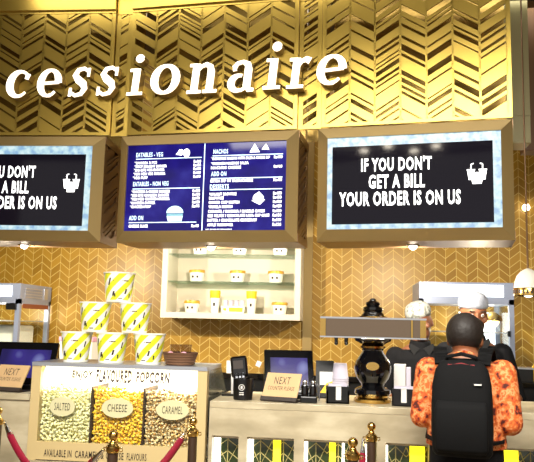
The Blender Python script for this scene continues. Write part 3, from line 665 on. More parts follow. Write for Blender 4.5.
for s, px, py, rx in (('SALTED', 62.5, 406.5, .072), ('CHEESE', 117.5, 408, .088), ('CARAMEL', 172.5, 410, .09)):
    x, z = lx(px, py); a = MB(); a.prism([(x+rx*cos(k*2*pi/32), z+.052*sin(k*2*pi/32)) for k in range(32)], .001, .006); ov = a.build('oval_label', 'oval', t)
    mm = MB(); text_mesh(s, x-rx*.62, x+rx*.62, z-.02, z+.02, -.0005, mm.bm, 0, shear=.08); mm.build('lettering', 'ink', ov)
# popcorn heaps: uncountable
import numpy as np
bmi = bmesh.new(); bmesh.ops.create_icosphere(bmi, subdivisions=1, radius=1); IV = np.array([v.co[:] for v in bmi.verts]); IF = np.array([[v.index for v in f.verts] for f in bmi.faces]); bmi.free()
nr = np.random.default_rng(5)
def heap(x0, x1, z0, z1, y0, m, lab):
    V_, F_l, nv = [], [], 0
    st = .0175; nx = int((x1-x0)/st); nz = int((z1-z0)/st)
    for layer in range(2):
        for i in range(nx):
            for j in range(nz+2):
                x = x0+(i+.5)*(x1-x0)/nx+nr.uniform(-.006, .006); zz = z0+.008+j*st+nr.uniform(-.006, .006); yy = y0+.014+layer*.014+nr.uniform(0, .012)
                top = z1+.012*sin(x*23)+nr.uniform(-.012, .008)
                if zz > top: continue
                x = min(max(x, x0+.008), x1-.008)
                for k in range(4):
                    c = np.array([x, yy, zz])+nr.uniform(-.0045, .0045, 3); r = nr.uniform(.005, .0075)
                    V_.append(IV*r*nr.uniform(.8, 1.15, 3)+c); F_l.append(IF+nv); nv += 12
    V_ = np.concatenate(V_); F_l = np.concatenate(F_l)
    # filling behind the visible layer
    me = bpy.data.meshes.new('popcorn'); base = len(V_)
    bx = np.array([(xx, yy, zz) for xx in (x0+.002, x1-.002) for yy in (y0+.04, y0+.235) for zz in (z0+.001, z1-.015)])
    me.from_pydata(np.concatenate([V_, bx]).tolist(), [], F_l.tolist()+[[base+k for k in f] for f in ((0, 1, 3, 2), (4, 6, 7, 5), (0, 4, 5, 1), (2, 3, 7, 6), (0, 2, 6, 4), (1, 5, 7, 3))])
    o = link('popcorn', me, m, None, False); me.polygons.foreach_set('use_smooth', [True]*len(me.polygons))
    tag(o, lab, 'popcorn', None, 'stuff')
gx = [cxc-h+fl+i*iw for i in range(4)]
heap(gx[0]+.002, gx[1]-.005, zg+.001, zg+.292, YF+.012, 'popcorn_salted', 'pale salted popcorn heaped in the left compartment of the case')
heap(gx[1]+.005, gx[2]-.005, zg+.001, zg+.29, YF+.012, 'popcorn_cheese', 'bright yellow cheese popcorn heaped in the middle compartment of the case')
heap(gx[2]+.005, gx[3]-.002, zg+.001, zg+.288, YF+.012, 'popcorn_caramel', 'brown caramel popcorn heaped in the right compartment of the case')

# tubs on the case
TH = .168
def popcorn_tub(x, y, z, lab, first=None, rz=0):
    if first: return dup(first, (x, y, z), rz, lab)
    t = thing('popcorn_tub', lab, 'tub', (x, y, z), rz, 'striped tubs in the pyramid')
    a = MB(); a.lathe([(.067, 0), (.069, .003), (.088, TH-.004)], 36); a.build('paper_tub', 'tub_paper', t, True)
    a = MB(); a.lathe([(.087, TH-.008), (.0915, TH-.006), (.0915, TH), (.087, TH)], 36); a.build('rolled_rim', 'rim_white', t, True)
    a = MB()
    def mark(th, z, w_, hh, sh=0):
        r = .0695+.019*z/TH
        pts = []
        for dt, dz in ((-w_, -hh), (w_, -hh), (w_+sh, hh), (-w_+sh, hh)):
            q = th+dt/r; rz_ = .0695+.019*(z+dz)/TH+.0008; pts.append((rz_*sin(q), -rz_*cos(q), z+dz))
        a.quad(pts)
    a.bm.free()
    for th, z, w_, hh, sh in ((-.62, .048, .005, .013, .006), (-.45, .04, .004, .009, -.003), (.3, .06, .005, .014, .006), (.72, .038, .004, .011, 0), (-.05, .022, .011, .0025, 0), (.95, .1, .004, .016, .006), (-.95, .115, .005, .02, .012)):
        a = MB(); mark(th, z, w_, hh, sh); a.build('printed_mark', 'ink', t)
    for th, w_ in ((-.25, .028), (.3, .014)):
        a = MB(); mark(th, .12, w_, .0035); a.build('brand_line', 'ink_soft', t)
    return t
ty = YF+.12
def tp(px, py): q = at(px, py, ty); return q.x
zt0 = cz1+.001
t0 = popcorn_tub(tp(75.5, 360), ty, zt0, 'striped popcorn tub at the left of the bottom row')
popcorn_tub(tp(111, 360), ty, zt0, 'striped popcorn tub in the middle of the bottom row', t0, .1); popcorn_tub(tp(148.5, 360), ty, zt0, 'striped popcorn tub at the right of the bottom row', t0, -.08)
popcorn_tub(tp(94.5, 328), ty, zt0+TH+.001, 'striped popcorn tub at the left of the middle row', t0, .15); popcorn_tub(tp(134.5, 328), ty, zt0+TH+.001, 'striped popcorn tub at the right of the middle row', t0, -.05)
popcorn_tub(tp(118.5, 298), ty, zt0+2*TH+.002, 'striped popcorn tub alone on top of the pyramid', t0, .5)
# basket with plastic cups
p = at(180, 364, ty)
t = thing('wicker_basket', 'low brown wicker basket at the right end of the popcorn case', 'basket', (p.x, ty, zt0))
a = MB(); a.lathe([(.075, 0), (.078, .004), (.086, .03), (.097, .065), (.1, .07), (.092, .07), (.07, .012), (.01, .01)], 30); bk = a.build('woven_bowl', 'wicker', t, True)
a = MB()
for k in range(5): a.tube([((.078+.004*k+.001)*cos(q*2*pi/24), (.078+.004*k+.001)*sin(q*2*pi/24), .008+.014*k) for q in range(25)], .004, 6)
a.build('weave_band', 'wicker', t, True)
for i, (dx, dy) in enumerate(((-.03, 0), (.03, .01))):
    a = MB(); a.lathe([(.024, 0), (.032, .1), (.03, .1), (.022, .004)], 20)
    o = a.build('plastic_cup', 'cup_plastic', None, True, (p.x+dx, ty+dy, zt0+.0125)); tag(o, 'clear plastic cup standing in the wicker basket, on its %s side' % ('left', 'right')[i], 'cup', 'cups in the basket')
    a = MB(); a.ball((0, 0, 0), .018, (1, 1, .7)); o = a.build('sweet_packet', 'pink', None, True, (p.x-.045+i*.075, ty-.045, zt0+.062)); tag(o, 'small pink wrapped packet at the %s front of the basket' % ('left', 'right')[i], 'packet', 'packets in the basket')

# ------------------------------------------------------------------ tills and NEXT signs
def till(px, py, w, hgt, lab, rz, Y, sw=None):
    p = at(px, py, Y)
    t = thing('till_screen', lab, 'till', (p.x, Y, CT), rz)
    a = MB(); a.box((-w*.42, .02, 0), (w*.42, .24, .03), bev=.006); a.build('base', 'black', t)
    th = radians(-24); M = Matrix.Translation((0, .05, .03)) @ Matrix.Rotation(th, 4, 'X')
    a = MB(); vs = [(-.0, 0), (.03, 0), (.03, hgt), (0, hgt)]
    a.box((-w/2, 0, 0), (w/2, .03, hgt), M, .006)
    a.box((-w*.2, .03, .02), (w*.2, .06, hgt*.7), M); a.build('monitor_case', 'black_gloss', t)
    a = MB(); a.box((-w/2+.035, -.002, .04), (w/2-.035, .0005, hgt-.05), M); a.build('screen', 'screen_purple', t)
    for sx in (-1, 1):
        a = MB(); A_ = [(.06, .03), (.23, .03), (.06+.03+sin(radians(24))*hgt*.9, .03+hgt*.85)]
        x_ = sx*w*.46; v0 = [a.bm.verts.new((x_-.008, yy, zz)) for yy, zz in A_]; v1 = [a.bm.verts.new((x_+.008, yy, zz)) for yy, zz in A_]
        a.bm.faces.new(v0); a.bm.faces.new(v1[::-1])
        for i in range(3): a.bm.faces.new((v0[i], v0[(i+1) % 3], v1[(i+1) % 3], v1[i]))
        a.build('side_wedge', 'black', t)
    return t
till(291, 398, .285, .26, 'black till with a pale purple screen behind the right next-counter sign', radians(12), 3.97)
till(16, 390, .37, .265, 'black till with a dark purple screen behind the left next-counter sign', radians(6), 3.92)
def next_sign(px, Y, w, hgt, rz, lab):
    p = at(px, 400, Y)
    t = thing('next_sign', lab, 'sign', (p.x, Y, CT), rz, 'next counter signs')
    M = Matrix.Translation((0, 0, .006)) @ Matrix.Rotation(radians(-33), 4, 'X')
    a = MB(); a.box((-w/2, 0, .022), (w/2, .008, hgt), M); cd_ = a.build('card', 'sign_card', t)
    a = MB(); a.box((-w/2-.004, -.006, 0), (w/2+.004, .02, .022), M); a.box((-w/2, .0, 0), (w/2, .12, .005)); a.build('dark_base', 'ink', t)
    mm = MB(); text_mesh('NEXT', -w*.24, w*.22, hgt*.6, hgt*.86, 0, mm.bm, 0); text_mesh('COUNTER PLEASE', -w*.38, w*.38, hgt*.38, hgt*.52, 0, mm.bm, 0)
    bmesh.ops.transform(mm.bm, matrix=M @ Matrix.Translation((0, -.001, 0)), verts=mm.bm.verts); mm.build('lettering', 'ink', cd_)
next_sign(278, 3.81, .2, .168, radians(-16), 'tan NEXT COUNTER PLEASE sign on the right counter before the till')
next_sign(3, 3.81, .2, .165, radians(-10), 'tan NEXT COUNTER PLEASE sign on the left counter at the photo edge')

# ------------------------------------------------------------------ things on the right counter
p = at(242, 400, 3.84)
t = thing('cutlery_bucket', 'black bucket with a round white print beside the popcorn case', 'bucket', (p.x, 3.87, CT))
a = MB(); a.lathe([(.048, 0), (.052, .004), (.056, .115), (.052, .115), (.046, .01), (.01, .008)], 28); bk = a.build('bucket_body', 'black', t, True)
a = MB()
for rr_ in (.015,):
    a.ribbon([(rr_*cos(k*2*pi/16), .07+rr_*sin(k*2*pi/16), .003) for k in range(17)], -.0595, -.055)
a.box((-.012, -.0595, .04), (.012, -.055, .044)); a.box((-.012, -.059, .03), (.012, -.054, .034)); a.box((-.005, -.0595, .063), (.005, -.055, .077)); a.build('white_print', 'paper', t)
px_ = p.x
t = thing('card_reader', 'black card reader standing in the black bucket', 'card reader', (px_-.005, 3.87, CT+.0105), .15)
M = Matrix.Rotation(radians(-8), 4, 'X') @ Matrix.Rotation(radians(-7), 4, 'Y')
a = MB(); a.box((-.038, -.016, 0), (.038, .018, .12), M, .008); a.box((-.046, -.018, .11), (.046, .03, .225), M, .012); a.build('reader_body', 'black_gloss', t)
a = MB(); a.box((-.032, -.0195, .155), (.022, -.0175, .2), M); a.build('display', 'ink', t)
a = MB()
for i in range(3):
    for j in range(4): a.box((-.024+i*.018, -.018, .07+j*.018), (-.013+i*.018, -.0145, .08+j*.018), M)
a.build('key', 'steel', t)
a = MB(); a.box((.0, -.03, .185), (.026, -.018, .215), M @ Matrix.Rotation(.5, 4, 'Y')); a.build('paper_roll', 'paper', t)
p = at(233, 380, 4.05)
t = thing('paper_pad', 'white sheet of paper leaning up beside the black bucket', 'paper', (p.x-.005, 4.06, CT), .2)
M = Matrix.Rotation(radians(-18), 4, 'X')
a = MB(); a.box((-.035, 0, .13), (.035, .004, .205), M); a.box((-.006, .0045, .01), (.006, .008, .16), M); a.build('sheet', 'paper', t)
a = MB(); a.box((-.06, -.02, 0), (.06, .09, .01)); a.build('stand', 'black', t)
# condiment caddy
p = at(308, 401, 3.86)
t = thing('bottle_caddy', 'black caddy with two small chrome-capped bottles beside the till', 'caddy', (p.x+.005, 3.84, CT))
a = MB(); a.box((-.045, -.03, 0), (.045, .04, .035), bev=.006); a.build('caddy_base', 'black', t)
for sx in (-1, 1):
    a = MB(); a.lathe([(.02, .035), (.021, .04), (.021, .085), (.012, .1)], 18, (sx*.022, 0, 0)); bb = a.build('bottle', 'black_gloss', t, True)
    a = MB(); a.lathe([(.013, .1), (.013, .112), (.008, .118)], 18, (sx*.022, 0, 0)); a.build('cap', 'chrome', bb, True)
a = MB(); a.tube([(.055, 0, .01), (.06, 0, .08), (.04, 0, .1)], .003); a.build('wire_handle', 'chrome', t, True)
# tent card
p = at(325, 392, 4.1)
t = thing('tent_card', 'small black, white and yellow tent card behind the napkin holder', 'card', (p.x, 4.1, CT), .1)
M = Matrix.Rotation(radians(-12), 4, 'X')
a = MB(); a.box((-.052, 0, 0), (.052, .006, .215), M); a.build('black_card', 'black', t)
a = MB(); a.box((-.03, -.002, .075), (.048, 0, .15), M); a.build('white_print', 'paper', t)
a = MB(); a.prism([(-.03, .03), (.048, .03), (.048, .1), (.01, .085)], -.003, -.001, M); a.build('yellow_print', 'yellow', t)
a = MB(); a.prism([(-.05, 0), (.05, 0), (.05, .01), (-.05, .01)], 0, .1); a.build('foot', 'black', t)
def cup_stack(px, Y, n, r, lab):
    p = at(px, 390, Y); t = thing('cup_stack', lab, 'cups', (p.x, Y, CT))
    for i in range(n):
        a = MB(); z = .012*i; a.lathe([(r, z), (r*1.05, z+.002), (r*1.05, z+.008), (r, z+.01), (r*.8, z+.09)], 24); a.build('paper_cup', 'lav_paper', t, True)
cup_stack(340, 4.14, 10, .047, 'tall stack of upturned white paper cups left of the beer tower')
def napkins(px, lab, Y, rz, first=None):
    p = at(px, 404, Y)
    if first: return dup(first, (p.x, Y, CT), rz, lab)
    t = thing('napkin_holder', lab, 'napkin holder', (p.x, Y, CT), rz, 'black napkin holders')
    a = MB(); a.box((-.06, 0, 0), (.06, .008, .09)); a.box((-.06, .06, 0), (.06, .068, .09)); a.box((-.06, 0, 0), (.06, .068, .008)); a.box((.052, 0, 0), (.06, .068, .07)); a.box((-.06, 0, 0), (-.052, .068, .07)); a.build('black_box', 'black', t)
    a = MB(); a.box((-.05, .012, .009), (.05, .056, .102)); a.build('napkin_wad', 'lav_paper', t)
    a = MB(); a.box((-.012, -.003, .02), (.016, 0, .092)); a.box((-.012, -.003, .089), (.016, .02, .093)); a.build('white_label', 'paper', t)
    return t
nh = napkins(338, 'black napkin holder with white label left of the beer tower', 3.84, radians(6)); napkins(403.5, 'black napkin holder with white label between beer tower and customer', 3.82, radians(-8), nh)
p = at(402, 385, 4.05)
t = thing('napkin_pack', 'upright white napkin pack behind the right napkin holder', 'napkins', (p.x, 4.05, CT), -.1)
a = MB(); a.box((-.045, 0, 0), (.02, .08, .205), bev=.004); a.build('large_block', 'paper', t)
a = MB(); a.box((.022, .01, 0), (.048, .07, .19), bev=.004); a.build('small_block', 'lav_paper', t)

# ------------------------------------------------------------------ beer tower
p = at(373, 404, 3.9)
t = thing('drink_tower', 'glossy black ornate drink tower with wide brass tap box on the counter', 'drink tower', (p.x, 3.98, CT), radians(-2))
S = 1.03
a = MB(); a.lathe([(.07, 0), (.1, .002), (.102, .02), (.085, .03), (.085, .04)], 36); a.build('brass_foot', 'brass', t, True)
a = MB(); a.lathe([(.09, .04), (.1, .05), (.098, .07), (.08, .08), (.062, .088), (.066, .1), (.088, .13), (.1, .165), (.102, .19), (.095, .22), (.078, .245), (.062, .268), (.056, .28), (.06, .285), (.06, .292)], 40); a.build('vase_column', 'black_gloss', t, True)
a = MB(); a.lathe([(.058, .292), (.068, .295), (.07, .305), (.06, .31)], 36); a.build('brass_collar', 'brass', t, True)
a = MB(); a.lathe([(.058, .31), (.075, .322), (.1, .334), (.104, .345), (.09, .351)], 40); a.build('neck_flare', 'black_gloss', t, True)
bz0 = .352; bz1 = .458; bl = .285
a = MB(); a.box((-bl, -.075, bz0), (bl, .075, bz1), bev=.004); tbx = a.build('tap_box', 'black_gloss', t)
a = MB(); a.box((-bl-.003, -.079, bz0-.004), (bl+.003, -.075, bz0+.004)); a.box((-bl-.003, -.079, bz1-.006), (bl+.003, -.075, bz1+.004))
a.build('chrome_edging', 'chrome', tbx)
for sx in (-1, 1):
    xa, xb = sorted((sx*bl, sx*(bl-.028))); a = MB(); a.box((xa-.003, -.079, bz0+.0045), (xb, -.075, bz1-.0065)); a.build('brass_end', 'brass', tbx)
a = MB(); a.box((bl-.08, -.08, bz0+.0045), (bl-.07, -.075, bz1-.0065)); a.build('brass_divider', 'brass', tbx)
a = MB(); a.box((-bl+.03, -.0785, bz0+.005), (bl-.082, -.0755, bz1-.007)); a.box((bl-.068, -.0785, bz0+.005), (bl-.03, -.0755, bz1-.007)); a.build('mirror_plate', 'mirror_dark', tbx)
for i, xx in enumerate((-.2, -.145)):
    a = MB(); a.cone((xx, -.04, bz0), .012, (xx, -.045, bz0-.035), .009, 14); a.ball((xx, -.045, bz0-.035), .011); a.build('tap_nozzle', 'black_gloss', t, True)
a = MB(); a.lathe([(.075, bz1), (.08, bz1+.008), (.065, bz1+.014), (.056, bz1+.03), (.05, bz1+.035), (.056, bz1+.045), (.054, bz1+.06), (.036, bz1+.068), (.041, bz1+.08), (.038, bz1+.088), (.02, bz1+.098), (.018, bz1+.105), (.008, bz1+.112)], 36); a.build('finial', 'black_gloss', t, True)
a = MB(); a.lathe([(.078, bz1+.001), (.086, bz1+.004), (.08, bz1+.0095)], 36); a.build('brass_ring', 'brass', t, True)
a = MB(); a.prism([(.035*cos(k*2*pi/20), .2+.022*sin(k*2*pi/20)) for k in range(20)], -.106, -.09); a.build('brass_badge', 'brass', t)

# ------------------------------------------------------------------ people
def add_hand(mb, wrist, d, nrm, side, curl=.35, k=1.0):
    d = Vector(d).normalized(); nrm = Vector(nrm).normalized(); s = d.cross(nrm).normalized()*side
    wrist = Vector(wrist); kn = wrist+d*.085*k
    for off in (-.026, -.009, .009, .026): mb.cap(wrist+d*.015+s*off*.6, .013*k, kn+s*off, .0115*k, 10)
    for i, (off, ln_) in enumerate(((-.03, .06), (-.01, .075), (.01, .082), (.03, .07))):
        a0 = kn+s*off*k; dd = (d+nrm*-curl*.6).normalized(); a1 = a0+dd*ln_*.45*k; d2 = (d+nrm*-curl*1.6).normalized(); a2 = a1+d2*ln_*.3*k; d3 = (d+nrm*-curl*2.6).normalized(); a3 = a2+d3*ln_*.25*k
        mb.cap(a0, .0095*k, a1, .0088*k, 8); mb.cap(a1, .0088*k, a2, .008*k, 8); mb.cap(a2, .008*k, a3, .007*k, 8)
    b0 = wrist+d*.025*k+s*.028*k; b1 = b0+(d*.6+s*.7-nrm*.25).normalized()*.04*k; b2 = b1+(d+s*.15-nrm*.2).normalized()*.035*k
    mb.cap(b0, .013*k, b1, .0105*k, 8); mb.cap(b1, .0105*k, b2, .0085*k, 8)
def add_head(mb, M, k):
    v = []
    v += mb.ball((0, -.005, .02), .1*k, (.77, .97, 1.05), 24); v += mb.ball((0, .02*k, -.04*k), .075*k, (.8, .95, 1.05), 20)
    v += mb.ball((0, .07*k, -.085*k), .026*k, (1.15, .8, .8), 14)                                                           # chin
    v += mb.ball((0, .092*k, .0), .011*k, (.8, .9, 2.0), 12); v += mb.ball((0, .103*k, -.022*k), .0135*k, (1.2, 1, .8), 12)    # nose
    v += mb.ball((0, .083*k, .025*k), .02*k, (2.4, .6, .5), 14)                                                            # brow
    v += mb.ball((0, .088*k, -.052*k), .011*k, (2.1, .7, .5), 12); v += mb.ball((0, .087*k, -.062*k), .011*k, (1.8, .7, .5), 12)
    for sx in (-1, 1):
        v += mb.ball((sx*.078*k, -.005, -.008*k), .02*k, (.45, .9, 1.5), 12); v += mb.ball((sx*.05*k, .065*k, -.02*k), .022*k, (1, .8, .8), 12)
    bmesh.ops.transform(mb.bm, matrix=M, verts=list(set(v)))
def person(name_label, x, y, H, rotz, arms, headrot, skin, cfg):
    k = H/1.7
    def z(q): return q*k
    hc = Vector((cfg.get('hx', 0), cfg.get('hy', .02), z(cfg.get('hz', 1.585))))
    MH = Matrix.Translation(hc) @ Matrix.Rotation(headrot[0], 4, 'Z') @ Matrix.Rotation(headrot[1], 4, 'X') @ Matrix.Rotation(headrot[2], 4, 'Y')
    TOR = [(.80, .15, .11, 0), (.9, .163, .118, 0), (1.0, .15, .11, .0), (1.12, .155, .11, 0), (1.25, .172, .118, .0), (1.35, .172, .105, 0), (1.41, .13, .08, 0), (1.45, .07, .062, .0)]
    mb = MB()
    mb.loft([(0, dy, z(q), rx*k, ry*k) for q, rx, ry, dy in TOR]); mb.cap((0, -.01, z(1.4)), .06*k, (hc.x*.8, hc.y-.015, hc.z-.055*k), .056*k)
    add_head(mb, MH, k)
    for sx in (-1, 1):
        hip, kne, ank = (sx*.085*k, 0, z(.84)), (sx*.095*k, .02, z(.46)), (sx*.1*k, -.01, z(.08))
        mb.cap(hip, .088*k, kne, .055*k); mb.cap(kne, .055*k, ank, .038*k); mb.ball((sx*.1*k, .06, .035), .05, (.85, 2.3, .7))
        sh, el, wr, hd_, nr_ = arms[0 if sx < 0 else 1]
        shv = Vector((sx*.165*k, 0, z(1.365))); mb.cap(shv, .058*k, el, .043*k); mb.cap(el, .043*k, wr, .028*k); add_hand(mb, wr, hd_, nr_, -sx, cfg.get('curl', .3), k)
    me = remesh(mb, .0065, 5)
    body = link('person', me, skin, None, 'all', (x, y, 0), rotz)
    tag(body, name_label, 'person')
    # trousers
    mb = MB(); mb.loft([(0, 0, z(.78), .158*k, .12*k), (0, 0, z(.9), .172*k, .128*k), (0, 0, z(cfg.get('trouser', 1.0)), .162*k, .122*k)])
    for sx in (-1, 1):
        mb.cap((sx*.085*k, 0, z(.84)), .1*k, (sx*.095*k, .02, z(.46)), .075*k); mb.cone((sx*.1*k, -.01, .06), .062*k, (sx*.095*k, .02, z(.46)), .075*k)
    link('trousers', remesh(mb, .01, 5), 'dark_trousers', body, 'all')
    for sx in (-1, 1):
        a = MB(); a.loft([(sx*.1*k, .055, .002, .05, .13), (sx*.1*k, .055, .03, .05, .13), (sx*.1*k, .04, .07, .045, .1), (sx*.1*k, 0, .1, .045, .055)], e=2.4); a.build('shoe', 'shoe', body, True)
    # top
    g = .016; mb = MB()
    mb.loft([(0, dy, z(q), rx*k+g+(.01 if q < 1 else 0), ry*k+g+(.01 if q < 1 else 0)) for q, rx, ry, dy in [(cfg['hem'], .168, .122, 0)]+[r for r in TOR if cfg['hem'] < r[0] < 1.44]])
    mb.cone((0, -.005, z(1.39)), .09*k, (hc.x*.4, .004+hc.y*.3, z(cfg.get('hz', 1.585)-.11)), .066*k)
    for sx in (-1, 1):
        sh, el, wr, _, _ = arms[0 if sx < 0 else 1]; shv = Vector((sx*.165*k, 0, z(1.362))); el = Vector(el); wr = Vector(wr)
        mb.cap(shv, .066*k, el, .056*k)
        fe = cfg['sleeve']
        if fe > 0: mb.cone(el, .056*k, el+(wr-el)*fe, .048*k)
    link(cfg['top'], remesh(mb, .008, 4), cfg['topmat'], body, 'all')
    return body, MH, k
# face pieces in head space
def face(body, MH, k):
    for sx in (-1, 1):
        a = MB(); a.ball((sx*.031*k, .079*k, .006*k), .012*k, seg=12, M=MH); e_ = a.build('eye', 'eye_white', body, True)
        a = MB(); a.ball((sx*.031*k, .0895*k, .006*k), .0048*k, (1, .6, 1), 10, M=MH); a.build('iris', 'brow', e_, True)
        a = MB(); a.box((sx*.031*k-.016*k, .083*k, .025*k), (sx*.031*k+.016*k, .0945*k, .031*k), MH, .002); a.build('eyebrow', 'brow', body)
    a = MB(); a.ball((0, .0935*k, -.057*k), .009*k, (2.2, .45, .6), 12, M=MH); a.build('lips', 'lip', body, True)
def bouffant(body, MH, k, m):
    a = MB(); n = 40; prof = [(.088, .052), (.092, .055), (.099, .062), (.101, .082), (.095, .108), (.078, .132), (.045, .148), (.01, .152)]
    rings = []
    for j, (r, zz) in enumerate(prof):
        ring = []
        for i in range(n):
            q = 2*pi*i/n; rr_ = r*(1+.025*sin(i*pi)*1+.02*sin(7*q+j))*k; tilt = -.3*sin(q)*r
            ring.append(a.bm.verts.new((rr_*.88*cos(q), rr_*1.02*sin(q)-.008, (zz-.012)*k-tilt*-1*.45*(1 if j < 4 else .6)+.012)))
        rings.append(ring)
    for A_, B_ in zip(rings, rings[1:]):
        for i in range(n): a.bm.faces.new((A_[i], A_[(i+1) % n], B_[(i+1) % n], B_[i]))
    a.bm.faces.new(rings[-1])
    bmesh.ops.transform(a.bm, matrix=MH, verts=a.bm.verts); c = a.build('bouffant_cap', m, body, 'all')
    a = MB(); a.tube([(v_[0], v_[1], v_[2]) for v_ in [(MH @ Vector((.092*.88*cos(q*2*pi/32)*k, .094*1.02*sin(q*2*pi/32)*k-.008, ((.04)+.3*.45*.094*sin(q*2*pi/32))*k+.012)))[:] for q in range(33)]], .0045, 8); a.build('cap_band', m, c, True)
# right staff member (taller), left staff member, customer
pr = at(473, 310, 4.57); pl = at(420, 318, 4.88)
armR = [(0, (-.25, .02, 1.14), (-.16, .24, 1.13), (.3, 1, -.1), (0, 0, 1)), (0, (.205, -.03, 1.12), (.11, .19, 1.12), (-.3, 1, -.1), (0, 0, 1))]
b1, MH, k = person('person in black uniform and plain pale hair cap facing the customer', pr.x, 4.57, 1.755, pi, armR, (radians(5), radians(-2), 0), 'skin', dict(hem=.78, sleeve=.0, top='uniform_shirt', topmat='black_uniform', curl=.4))
face(b1, MH, k); bouffant(b1, MH, k, 'cap_cloth')
armL = [(0, (-.215, -.02, 1.06), (-.205, .1, .84), (.05, .3, -1), (1, 0, 0)), (0, (.245, .03, 1.1), (.13, .27, 1.06), (-.3, 1, -.05), (0, 0, 1))]
b2, MH2, k2 = person('person in black uniform and printed hair cap behind the tap box', pl.x, 4.88, 1.70, pi, armL, (radians(-14), radians(-8), radians(12)), 'skin_dark', dict(hem=.78, sleeve=.3, top='uniform_shirt', topmat='black_uniform', curl=.4))
face(b2, MH2, k2); bouffant(b2, MH2, k2, 'cap_print')
for bb, kk in ((b1, k), (b2, k2)):
    for sx in (-1, 1):
        a = MB(); a.prism([(sx*.012, 1.42*kk), (sx*.075, 1.455*kk), (sx*.085, 1.43*kk), (sx*.05, 1.375*kk)], .098, .106); a.build('collar', 'black_cloth', bb)
    a = MB(); a.box((-.125, .126, 1.262*kk), (-.06, .134, 1.277*kk)); a.build('name_badge', 'brass', bb)
YM = 3.4
pm = at(464.5, 330, YM)
armM = [(0, (-.195, -.03, 1.15), (-.13, .26, 1.19), (.35, 1, -.12), (0, 0, 1)), (0, (.195, -.03, 1.14), (.13, .26, 1.19), (-.35, 1, -.12), (0, 0, 1))]
b3, MH3, k3 = person('person in orange patterned shirt seen from behind at the counter', pm.x, YM, 1.69, radians(-12), armM, (radians(-8), radians(-6), 0), 'skin', dict(hem=1.03, hz=1.515, hy=.05, sleeve=.35, trouser=1.1, top='patterned_shirt', topmat='shirt', curl=.25))
face(b3, MH3, k3)
mb = MB(); v = []
v += mb.ball((0, -.012, .028), .102*k3, (.86, .98, .96), 24); v += mb.ball((0, -.035, .02), .082*k3, (.98, .82, .72), 20); v += mb.ball((0, .02, .065), .085*k3, (1.0, 1.0, .6), 20)
for i in range(0):
    q = random.uniform(0, 2*pi); r_ = random.uniform(0, 1); zz = .025+.088*math.sqrt(1-.75*r_*r_); v += mb.ball((.078*r_*cos(q), -.012+.094*r_*sin(q), zz), random.uniform(.009, .013), (1, 1, .5), 8)
bmesh.ops.transform(mb.bm, matrix=MH3, verts=list(set(v)))
hm = remesh(mb, .006, 2); hb = bmesh.new(); hb.from_mesh(hm)
MI = MH3.inverted()
bmesh.ops.delete(hb, geom=[vv for vv in hb.verts if (lambda c: c.y > .055 and c.z < .055 or c.y > .012 and c.z < .01 or c.z < -.045)(MI @ vv.co)], context='VERTS'); hb.to_mesh(hm); hb.free()
link('hair', hm, 'hair', b3, 'all')
# backpack
t = thing('backpack', 'black backpack with dark red trim worn on the customer\'s back', 'backpack', (pm.x-.004, YM, 1.01), radians(-12))
a = MB()
R_rings = [(0, -.195, .0, .13, .06), (0, -.2, .02, .143, .078), (0, -.2, .12, .148, .085), (0, -.195, .25, .147, .08), (0, -.19, .34, .142, .07), (0, -.185, .41, .128, .058), (0, -.175, .45, .1, .042), (0, -.17, .465, .06, .02)]
a.loft([(q[0], q[1], q[2]*.89, q[3]*.88, q[4]*.9) for q in R_rings], 36, 3.4); a.build('main_compartment', 'pack_black', t, 'all')
a = MB(); a.loft([(0, -.262, .02, .1, .018), (0, -.268, .04, .11, .026), (0, -.268, .2, .11, .026), (0, -.26, .235, .1, .015)], 28, 3.5); a.build('front_pocket', 'pack_black', t, 'all')
a = MB(); a.tube([(-.128, -.205, .31), (-.11, -.228, .355), (-.06, -.228, .385), (0, -.225, .392), (.06, -.228, .385), (.11, -.228, .355), (.128, -.205, .31)], .0055, 8); bmesh.ops.transform(a.bm, matrix=Matrix.Translation((0, .012, 0)) @ Matrix.Diagonal((.9, 1, 1, 1)), verts=a.bm.verts); a.build('red_trim', 'pack_red', t, True)
a = MB(); a.tube([(-.07, -.17, .39), (-.06, -.2, .42), (0, -.205, .435), (.06, -.2, .42), (.07, -.17, .39)], .009, 8); a.build('grab_handle', 'pack_black', t, True)
a = MB(); a.box((.055, -.26, .305), (.085, -.25, .311)); a.build('small_tag', 'paper', t)
for sx in (-1, 1):
    a = MB()
    pth = [(sx*.09, -.14, .39), (sx*.098, -.1, .435), (sx*.104, -.05, .452), (sx*.108, .02, .452), (sx*.112, .08, .41), (sx*.118, .125, .33), (sx*.125, .145, .24), (sx*.14, .13, .14), (sx*.165, .06, .07), (sx*.16, -.06, .05), (sx*.12, -.14, .05)]
    P = [Vector(q) for q in pth]
    fine = []
    for i in range(len(P)-1):
        for s_ in range(4): fine.append(P[i].lerp(P[i+1], s_/4))
    fine.append(P[-1])
    for i in range(len(fine)-1):
        d_ = (fine[i+1]-fine[i]); M = Matrix.Translation((fine[i]+fine[i+1])/2) @ d_.to_track_quat('Z', 'X').to_matrix().to_4x4()
        # width follows the body's sideways axis
        zx = d_.normalized(); xx = (Vector((1, 0, 0))-zx*zx.x).normalized(); yy = zx.cross(xx); M = Matrix.Translation((fine[i]+fine[i+1])/2) @ Matrix((xx, yy, zx)).transposed().to_4x4()
        w_ = .03 if i < 28 else .012; a.box((-w_, -.006, -d_.length/2-.004), (w_, .006, d_.length/2+.004), M)
    a.build('shoulder_strap', 'pack_black', t)

